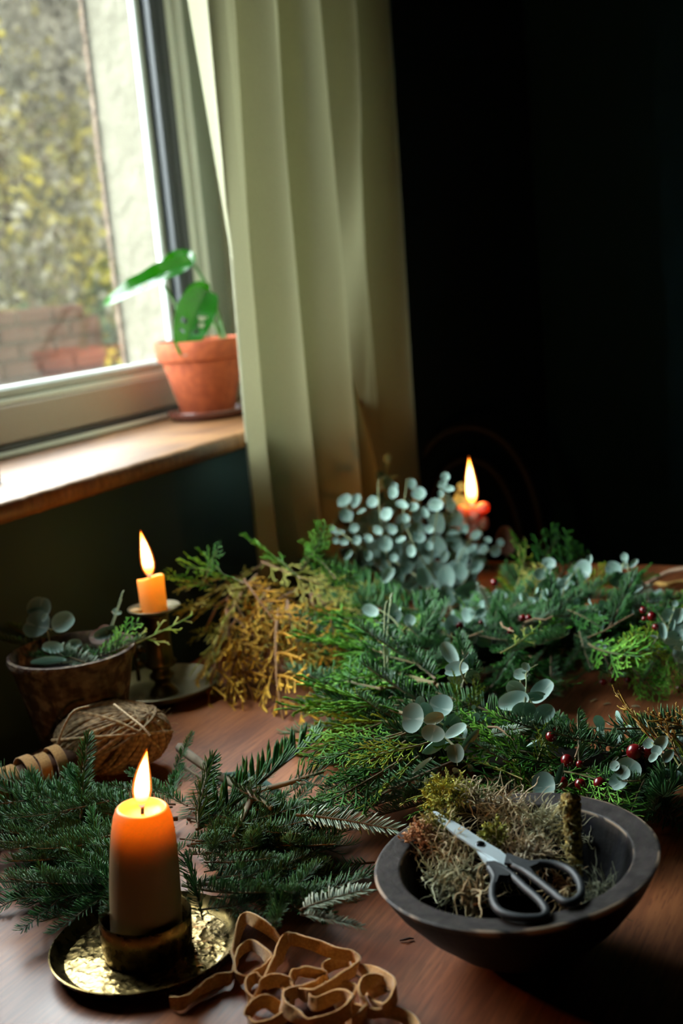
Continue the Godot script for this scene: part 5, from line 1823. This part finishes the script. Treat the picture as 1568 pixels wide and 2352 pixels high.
	for k in 14:
		var bx := rng.randf_range(1380.0, 1600.0)
		var by := 1490.0 + jit(30.0)
		var kind: String = ["green1", "fir_brush", "deep1", "green0", "lime1"][k % 5]
		sprig(kind, "fir_sprig" if kind.begins_with("fir") else "cypress_sprig", aim(P(bx, by, 0.06), P(bx + jit(60.0), by + rng.randf_range(50.0, 110.0), 0.012), jit(0.9), D[kind].len), w)
	# the sprigs the photo singles out
	strew([
		["fir_brush", 820, 1500, 0.06, 668, 1440, 0.06, 0.2], ["fir_brush", 850, 1580, 0.06, 665, 1560, 0.05, 0.1], ["fir_brush", 860, 1470, 0.07, 690, 1490, 0.06, 0.0], ["green0", 900, 1470, 0.1, 740, 1410, 0.1, 0.5], ["green2", 880, 1500, 0.1, 760, 1450, 0.1, 0.7], ["green1", 930, 1640, 0.1, 760, 1590, 0.075, 0.6], ["lime1", 920, 1660, 0.09, 740, 1640, 0.06, 0.7], ["green0", 900, 1560, 0.1, 770, 1540, 0.09, 0.8], ["lime0", 880, 1690, 0.06, 660, 1700, 0.02, 0.6],
		["fir_fork", 860, 1600, 0.05, 690, 1625, 0.02, 0.2], ["green0", 960, 1400, 0.06, 760, 1390, 0.07, 0.5], ["green1", 960, 1440, 0.08, 740, 1420, 0.08, 0.6], ["lime1", 960, 1500, 0.09, 790, 1440, 0.09, 0.8],
		["green2", 980, 1560, 0.08, 790, 1580, 0.06, 0.7], ["green0", 960, 1610, 0.075, 730, 1600, 0.05, 0.8], ["green1", 980, 1640, 0.07, 700, 1640, 0.035, 0.6], ["lime0", 960, 1650, 0.06, 655, 1690, 0.02, 0.5], ["lime1", 960, 1680, 0.05, 700, 1740, 0.012, 0.5], ["green2", 900, 1600, 0.085, 780, 1670, 0.05, 0.9],
		["fir_plume", 1040, 1750, 0.06, 735, 1880, 0.025, 0.1], ["fir_flat", 1050, 1790, 0.04, 770, 1860, 0.02, 0.3], ["fir_plume", 1000, 1690, 0.06, 810, 1700, 0.05, -0.4], ["fir_comb", 880, 1760, 0.05, 845, 1650, 0.06, 0.6], ["fir_brush", 980, 1620, 0.08, 820, 1640, 0.07, -0.3],
		["fir_brush", 1080, 1800, 0.03, 860, 1900, 0.015, 0.2], ["fir_fork", 1000, 1560, 0.1, 880, 1460, 0.11, 0.4], ["fir_brush", 1090, 1570, 0.1, 1050, 1480, 0.11, 0.3], ["fir_brush", 1120, 1580, 0.08, 1070, 1640, 0.08, 0.6], ["fir_comb", 1000, 1500, 0.09, 930, 1440, 0.12, 0.6],
		["lime0", 1050, 1640, 0.08, 1045, 1540, 0.13, 1.2], ["lime1", 1080, 1650, 0.08, 1100, 1555, 0.12, 1.1], ["green0", 1060, 1680, 0.08, 1060, 1600, 0.1, 1.2],
		["green1", 1200, 1850, 0.04, 1190, 1680, 0.1, 1.1], ["green2", 1240, 1830, 0.04, 1145, 1690, 0.09, 1.0], ["green0", 1210, 1830, 0.03, 1100, 1870, 0.04, 0.9], ["lime0", 1230, 1760, 0.08, 1260, 1660, 0.1, 1.0], ["green2", 1160, 1820, 0.06, 1080, 1790, 0.06, 0.6],
		["green1", 1100, 1800, 0.05, 930, 1880, 0.03, 0.6], ["wisp", 1080, 1790, 0.06, 900, 1850, 0.06, 0.4], ["wisp", 1200, 1790, 0.07, 1090, 1740, 0.08, 0.3], ["wisp", 1150, 1500, 0.09, 1265, 1440, 0.1, 0.3],
		["fir_pale", 1120, 1690, 0.085, 1220, 1660, 0.09, 0.4], ["fir_brush", 1230, 1720, 0.07, 1330, 1700, 0.07, 0.2], ["fir_comb", 1340, 1750, 0.06, 1430, 1690, 0.06, 0.5], ["fir_brush", 1420, 1760, 0.06, 1390, 1690, 0.08, 0.4], ["fir_plume", 1480, 1790, 0.05, 1430, 1900, 0.03, 0.2],
		["fir_brush", 1540, 1760, 0.06, 1500, 1860, 0.04, 0.2], ["fir_comb", 1330, 1760, 0.07, 1325, 1650, 0.09, 0.8], ["fir_full", 1560, 1800, 0.04, 1450, 1900, 0.02, 0.0], ["fir_fork", 1500, 1720, 0.06, 1600, 1700, 0.06, 0.1],
		["goldwisp", 1530, 1735, 0.09, 1405, 1602, 0.125, 1.0], ["goldwisp", 1560, 1740, 0.09, 1440, 1640, 0.125, 0.5], ["goldwisp", 1580, 1720, 0.09, 1480, 1640, 0.13, 0.9], ["goldwisp", 1610, 1680, 0.1, 1490, 1650, 0.13, 0.5], ["goldwisp", 1600, 1710, 0.09, 1545, 1620, 0.13, 0.8], ["goldwisp", 1570, 1760, 0.09, 1520, 1670, 0.12, 1.0], ["wisp", 1560, 1760, 0.06, 1500, 1660, 0.08, 0.9], ["lime0", 1590, 1780, 0.06, 1555, 1680, 0.08, 1.0], ["goldwisp", 1540, 1700, 0.06, 1465, 1640, 0.09, 0.6], ["gold1", 1590, 1720, 0.05, 1530, 1640, 0.08, 0.9], ["gold2", 1560, 1740, 0.05, 1480, 1680, 0.07, 0.8], ["gold0", 1600, 1760, 0.06, 1550, 1660, 0.08, 1.0],
		["gum_short", 1190, 1700, 0.075, 1225, 1545, 0.13, 0.3], ["gum_big", 1260, 1740, 0.075, 1240, 1650, 0.1, 0.9], ["gum_short", 1050, 1720, 0.09, 960, 1640, 0.1, 0.8], ["gum_short", 1110, 1700, 0.08, 985, 1700, 0.09, 1.3], ["gum_short", 1130, 1690, 0.08, 1090, 1630, 0.1, 0.2], ["gum_short", 1010, 1790, 0.06, 960, 1800, 0.06, 0.6],
		["gum_big", 1290, 1810, 0.06, 1235, 1800, 0.075, 0.4], ["gum_big", 1440, 1800, 0.06, 1440, 1750, 0.08, 0.2], ["gum_short", 1080, 1560, 0.1, 1025, 1490, 0.12, 0.7], ["gum_short", 1060, 1580, 0.1, 1075, 1520, 0.11, 1.4], ["gum_mid", 1170, 1700, 0.07, 1030, 1760, 0.07, 0.4],
		["gum_thin", 890, 1560, 0.08, 885, 1400, 0.14, 0.3], ["gum_big", 960, 1450, 0.07, 870, 1400, 0.1, 0.5], ["gum_short", 880, 1540, 0.08, 905, 1500, 0.1, 0.4], ["gum_mid", 1180, 1420, 0.06, 1020, 1380, 0.1, 0.7], ["gum_small", 1080, 1430, 0.06, 1060, 1340, 0.11, 0.4],
		["green0", 1080, 1440, 0.06, 1060, 1370, 0.1, 1.0], ["deep1", 1120, 1440, 0.06, 1090, 1380, 0.1, 1.0], ["fir_pale", 1140, 1430, 0.07, 1100, 1340, 0.11, 0.6], ["wisp", 1180, 1360, 0.07, 1230, 1255, 0.12, 0.8], ["lime0", 1190, 1380, 0.07, 1150, 1310, 0.1, 0.8], ["straw0", 1200, 1400, 0.07, 1270, 1300, 0.11, 0.7],
		["gum_mid", 1250, 1400, 0.08, 1330, 1290, 0.12, 0.8], ["gum_mid", 1180, 1390, 0.08, 1300, 1330, 0.11, 0.2], ["gum_short", 1240, 1380, 0.09, 1260, 1310, 0.12, 0.6], ["lime1", 1340, 1370, 0.07, 1400, 1290, 0.11, 0.9], ["gum_short", 1400, 1380, 0.07, 1445, 1300, 0.1, 0.4], ["fir_pale", 1440, 1420, 0.07, 1470, 1330, 0.09, 0.3],
		["fir_brush", 1400, 1440, 0.08, 1450, 1340, 0.1, 0.5], ["fir_full", 1200, 1440, 0.08, 1400, 1350, 0.09, 0.2], ["fir_full", 1300, 1440, 0.07, 1180, 1520, 0.07, 0.3], ["fir_flat", 1330, 1450, 0.07, 1350, 1530, 0.05, 0.5], ["deep0", 1300, 1400, 0.09, 1400, 1430, 0.09, 0.6],
		["lime0", 1400, 1540, 0.06, 1505, 1425, 0.1, 0.9], ["green1", 1390, 1510, 0.06, 1480, 1460, 0.09, 0.9], ["green2", 1420, 1500, 0.05, 1520, 1600, 0.01, 0.9], ["green0", 1440, 1480, 0.05, 1400, 1560, 0.02, 0.9], ["deep1", 1480, 1490, 0.06, 1530, 1580, 0.015, 0.8], ["fir_plume", 1470, 1500, 0.06, 1570, 1490, 0.05, 0.3],
		["fir_fork", 1480, 1420, 0.07, 1590, 1380, 0.08, 0.2], ["fir_brush", 1520, 1450, 0.07, 1530, 1370, 0.1, 0.3], ["gum_short", 1540, 1480, 0.07, 1555, 1400, 0.1, 0.5], ["gum_short", 1500, 1480, 0.08, 1530, 1430, 0.1, 1.2], ["fir_full", 1560, 1500, 0.06, 1640, 1440, 0.06, 0.1],
	], w)
	for q in [[1135, 1338, 0.11, 1.2], [1055, 1437, 0.09, 1.1], [1200, 1420, 0.09, 1.15], [1214, 1420, 0.09, 1.1], [1477, 1402, 0.11, 1.1], [1497, 1416, 0.11, 1.3], [1479, 1421, 0.105, 0.7], [1505, 1440, 0.1, 0.9], [1385, 1567, 0.02, 1.0], [1406, 1563, 0.02, 0.9], [1441, 1562, 0.02, 0.9], [1560, 1582, 0.012, 1.2],
		[868, 1775, 0.07, 1.1], [992, 1628, 0.105, 1.1], [1265, 1692, 0.095, 1.15], [1276, 1676, 0.095, 0.9], [1302, 1747, 0.085, 1.35], [1331, 1755, 0.085, 0.8], [1457, 1727, 0.09, 1.7], [1488, 1726, 0.09, 1.4], [1291, 1798, 0.08, 1.2], [1333, 1802, 0.075, 1.2], [1377, 1800, 0.075, 1.35], [1130, 1660, 0.08, 0.8], [872, 1403, 0.1, 0.9], [938, 1452, 0.09, 0.9], [1172, 1448, 0.085, 0.9], [1104, 1430, 0.085, 0.7]]:
		berry(P(q[0], q[1], q[2]), q[3] * 0.76, w)
	gum_sprig([[1258, 1661, 0.08], [1230, 1628, 0.095], [1215, 1605, 0.105], [1199, 1579, 0.115], [1197, 1549, 0.125], [1235, 1526, 0.135]], [[1184, 1613, 0.105, 68, 46, 186, 3, 0.2], [1246, 1588, 0.108, 70, 42, 44, 0, -0.3], [1248, 1641, 0.095, 48, 38, 35, 3, 0.4], [1195, 1549, 0.127, 38, 26, 170, 0, 0.2], [1188, 1581, 0.117, 44, 9, 160, 1, 0.9], [1217, 1535, 0.13, 8, 4, 40, 1, 0.0], [1230, 1528, 0.134, 8, 4, 10, 1, 0.0]], w)
	gum_sprig([[1060, 1690, 0.09], [1010, 1660, 0.11], [976, 1652, 0.12]], [[946, 1651, 0.115, 58, 60, 176, 2, 0.1], [995, 1650, 0.125, 44, 25, 12, 3, 0.5], [994, 1686, 0.118, 42, 50, 262, 0, -0.2]], w)
	gum_sprig([[1100, 1700, 0.085], [1074, 1668, 0.1], [1050, 1664, 0.1]], [[1049, 1681, 0.105, 54, 34, 207, 1, 0.5], [1076, 1701, 0.1, 64, 15, 53, 1, 0.8], [1046, 1729, 0.095, 50, 31, 105, 2, 0.3], [972, 1761, 0.085, 56, 13, 220, 1, 0.7]], w)
	gum_sprig([[1072, 1570, 0.11], [1056, 1532, 0.13], [1075, 1500, 0.14]], [[1034, 1505, 0.132, 60, 31, 125, 3, 0.3], [1046, 1541, 0.12, 64, 30, 180, 2, 0.5], [1070, 1506, 0.14, 22, 8, 60, 1, 0.3], [1008, 1625, 0.11, 66, 46, 160, 2, 0.5]], w)
	gum_sprig([[1290, 1800, 0.085], [1276, 1810, 0.09], [1252, 1775, 0.1]], [[1246, 1808, 0.09, 60, 56, 183, 2, 0.1], [1281, 1786, 0.095, 64, 14, 78, 1, 0.6]], w)
	gum_sprig([[1440, 1790, 0.085], [1428, 1768, 0.1], [1405, 1748, 0.11]], [[1446, 1764, 0.095, 46, 52, 60, 0, 0.2], [1430, 1776, 0.103, 34, 31, 235, 2, 0.1], [1411, 1760, 0.108, 24, 23, 200, 0, 0.2], [1421, 1797, 0.085, 52, 34, 215, 2, 0.3], [1412, 1744, 0.112, 18, 8, 40, 1, 0.2]], w)
	gum_sprig([[1530, 1760, 0.09], [1512, 1722, 0.105], [1490, 1700, 0.11]], [[1488, 1708, 0.108, 26, 22, 140, 0, 0.3], [1517, 1710, 0.108, 34, 28, 60, 3, 0.2], [1508, 1726, 0.107, 26, 22, 240, 2, 0.2], [1502, 1740, 0.106, 24, 18, 225, 3, 0.3], [1534, 1736, 0.1, 34, 18, 50, 0, 0.4]], w)
	gum_sprig([[1290, 1390, 0.09], [1300, 1340, 0.11], [1350, 1285, 0.13]], [[1338, 1311, 0.12, 46, 46, 330, 0, 0.2], [1352, 1289, 0.128, 25, 14, 80, 3, 0.2], [1250, 1319, 0.115, 31, 17, 30, 3, 0.3], [1283, 1352, 0.105, 36, 15, 8, 3, 0.3], [1254, 1366, 0.1, 27, 19, 280, 3, 0.2], [1302, 1326, 0.112, 26, 12, 25, 1, 0.2], [1258, 1296, 0.112, 38, 24, 160, 2, 0.4]], w)
	gum_sprig([[1440, 1390, 0.09], [1445, 1330, 0.11], [1440, 1295, 0.125]], [[1453, 1295, 0.125, 25, 13, 35, 3, 0.3], [1456, 1354, 0.105, 37, 15, 15, 3, 0.4], [1450, 1322, 0.11, 24, 22, 100, 2, 0.2], [1436, 1290, 0.125, 10, 7, 120, 3, 0.2]], w)
	gum_sprig([[1530, 1480, 0.07], [1535, 1440, 0.09], [1548, 1400, 0.105]], [[1522, 1449, 0.1, 40, 15, 105, 0, 0.4], [1558, 1416, 0.105, 34, 24, 75, 3, 0.3], [1545, 1437, 0.1, 24, 8, 85, 3, 0.3], [1560, 1450, 0.095, 26, 20, 20, 2, 0.3]], w)
	gum_sprig([[930, 1460, 0.09], [900, 1420, 0.11], [860, 1395, 0.12]], [[852, 1405, 0.12, 40, 28, 150, 3, 0.3], [901, 1408, 0.112, 50, 38, 30, 2, 0.5], [941, 1424, 0.11, 30, 27, 60, 0, 0.2], [888, 1540, 0.1, 42, 13, 342, 3, 0.4]], w)
	gum_sprig([[885, 1560, 0.08], [882, 1480, 0.12], [884, 1400, 0.155], [890, 1380, 0.16]], [[872, 1432, 0.14, 18, 4, 172, 3, 0.5], [894, 1433, 0.14, 22, 4, 4, 3, 0.5], [900, 1482, 0.12, 40, 5, 15, 1, 0.5], [872, 1482, 0.12, 14, 4, 170, 1, 0.5]], w)
	# bare twigs woven in
	for q in [[1000, 1476, 0.07, 1110, 1450, 0.09], [1350, 1465, 0.08, 1455, 1410, 0.1], [1150, 1430, 0.09, 1180, 1450, 0.09], [1205, 1430, 0.09, 1270, 1415, 0.1], [1120, 1670, 0.095, 1180, 1700, 0.09], [1340, 1650, 0.07, 1320, 1740, 0.08]]:
		b = MB.new()
		var p0 := P(q[0], q[1], q[2]) - ce
		var p1 := P(q[3], q[4], q[5]) - ce
		b.tube([p0, p0.lerp(p1, 0.35) + jv(0.004), p0.lerp(p1, 0.7) + jv(0.004), p1], [0.0016, 0.0014, 0.0013, 0.001], 6, fill_col(4, Color(0.22, 0.13, 0.07)))
		obj("twig", b.mesh(), M.bark, w)


func build_bits() -> void:
	# cane ring cut by the right frame edge
	for q in [[[[1488, 1342, 0.02], [1510, 1328, 0.025], [1540, 1312, 0.035], [1580, 1306, 0.04], [1640, 1304, 0.03]], 0.0045, "brown bent vine stem at the right frame edge", Color(0.34, 0.22, 0.14)],
		[[[1500, 1338, 0.008], [1530, 1343, 0.008], [1568, 1337, 0.008], [1640, 1334, 0.008]], 0.005, "golden bare cane lying at the right frame edge", Color(0.5, 0.3, 0.08)]]:
		var pts := []
		var at := P(q[0][0][0], q[0][0][1])
		for e in q[0]: pts.append(P(e[0], e[1], e[2]) - at)
		pts = smooth(pts, 6)
		var b := MB.new()
		b.tube(pts, fill(pts.size(), q[1]), 8, fill_col(pts.size(), q[3]))
		var o := obj("vine_stem", b.mesh(), M.bark)
		o.position = at
		tag(o, q[2], "stem")
	# dark green florist cable beside the fir pile
	var wp := []
	var wa := P(520, 1782)
	for e in [[470, 1790, 0.006], [520, 1782, 0.006], [560, 1780, 0.008], [600, 1795, 0.006], [640, 1822, 0.004]]: wp.append(P(e[0], e[1], e[2]) - wa)
	wp = smooth(wp, 6)
	var wb := MB.new()
	wb.tube(wp, fill(wp.size(), 0.0045), 8, fill_col(wp.size(), Color(0.02, 0.06, 0.045)))
	var wo := obj("green_stalk", wb.mesh(), M.bark)
	wo.position = wa
	tag(wo, "smooth dark green bare stalk curving beside the fir branch end", "stalk")
	# little bits fallen on the table
	var bits := [[918, 2160, 950, 2156, "dark crooked twig bit on the bare wood left of the bowl"], [1322, 1648, 1342, 1642, "curved pale leaf scrap on the table inside the wreath"], [1355, 1612, 1372, 1606, "dark leaf scrap on the table nearer the wreath's back"], [1385, 1618, 1402, 1616, "faint green scrap on the table in the wreath's opening"], [1450, 1622, 1470, 1624, "beige scrap on the table by the golden cypress tips"], [1394, 1661, 1400, 1664, "tiny white crumb on the table in the wreath's opening"]]
	for k in bits.size():
		var q: Array = bits[k]
		var p0 := P(q[0], q[1], 0.0014)
		var p1 := P(q[2], q[3], 0.0014)
		var m := (p0 + p1) / 2
		var b := MB.new()
		var col := Color(0.06, 0.03, 0.02) if k == 0 else (Color(0.5, 0.46, 0.36) if k == 5 else Color(0.26, 0.24, 0.14))
		b.tube([p0 - m, (p0 - m) * 0.3 + Vector3(0.001, 0.0012, 0.001), (p1 - m) * 0.4 + Vector3(0, 0.001, 0), p1 - m], [0.0008, 0.0013, 0.0013, 0.0006], 6, fill_col(4, col))
		var o := obj("scrap", b.mesh(), M.bark)
		o.position = m
		tag(o, q[4], "plant scrap")


func build_chair() -> void:
	var at := Vector3(-1.08, 0, -2.85)
	var t := thing("chair", "dark bentwood chair almost lost in shadow behind the table", "chair", at)
	var fx := Vector3(0.9, 0, -0.44).normalized()
	var fz := fx.cross(Vector3.UP)
	var b := MB.new()
	b.lathe([Vector2(0, 0.43), Vector2(0.19, 0.43), Vector2(0.205, 0.44), Vector2(0.205, 0.452), Vector2(0.19, 0.46), Vector2(0, 0.455)], 40)
	obj("seat", b.mesh(), M.dark_chair, t)
	for s in [[-1, -1], [1, -1], [1, 1], [-1, 1]]:
		b = MB.new()
		b.tube([fx * s[0] * 0.14 + fz * s[1] * 0.14 + Vector3(0, 0.43, 0), fx * s[0] * 0.18 + fz * s[1] * 0.18], [0.017, 0.012], 10)
		obj("leg", b.mesh(), M.dark_chair, t)
	for r in [1.0, 0.7]:
		b = MB.new()
		var pts := []
		for i in 25:
			var th := PI * i / 24
			pts.append(fx * cos(th) * 0.19 * r + Vector3(0, 0.45 + pow(sin(th), 0.6) * 0.49 * (0.4 + 0.6 * r), 0) - fz * (0.17 + 0.05 * sin(th)))
		b.tube(pts, fill(25, 0.013), 10)
		obj("back_hoop", b.mesh(), M.dark_chair, t)


func _ready() -> void:
	rng.seed = 20241
	set_lens()
	sky_and_camera()
	make_materials()
	build_room()
	build_outside()
	build_curtain()
	build_table()
	make_greenery()
	build_bowl()
	build_wreath()
	build_front_candle()
	build_chamberstick()
	build_back_candle()
	build_plant()
	build_clay_pot()
	build_twine()
	build_ribbons()
	build_fir_pile()
	build_cypress_pile()
	build_gum()
	build_bits()
	build_chair()
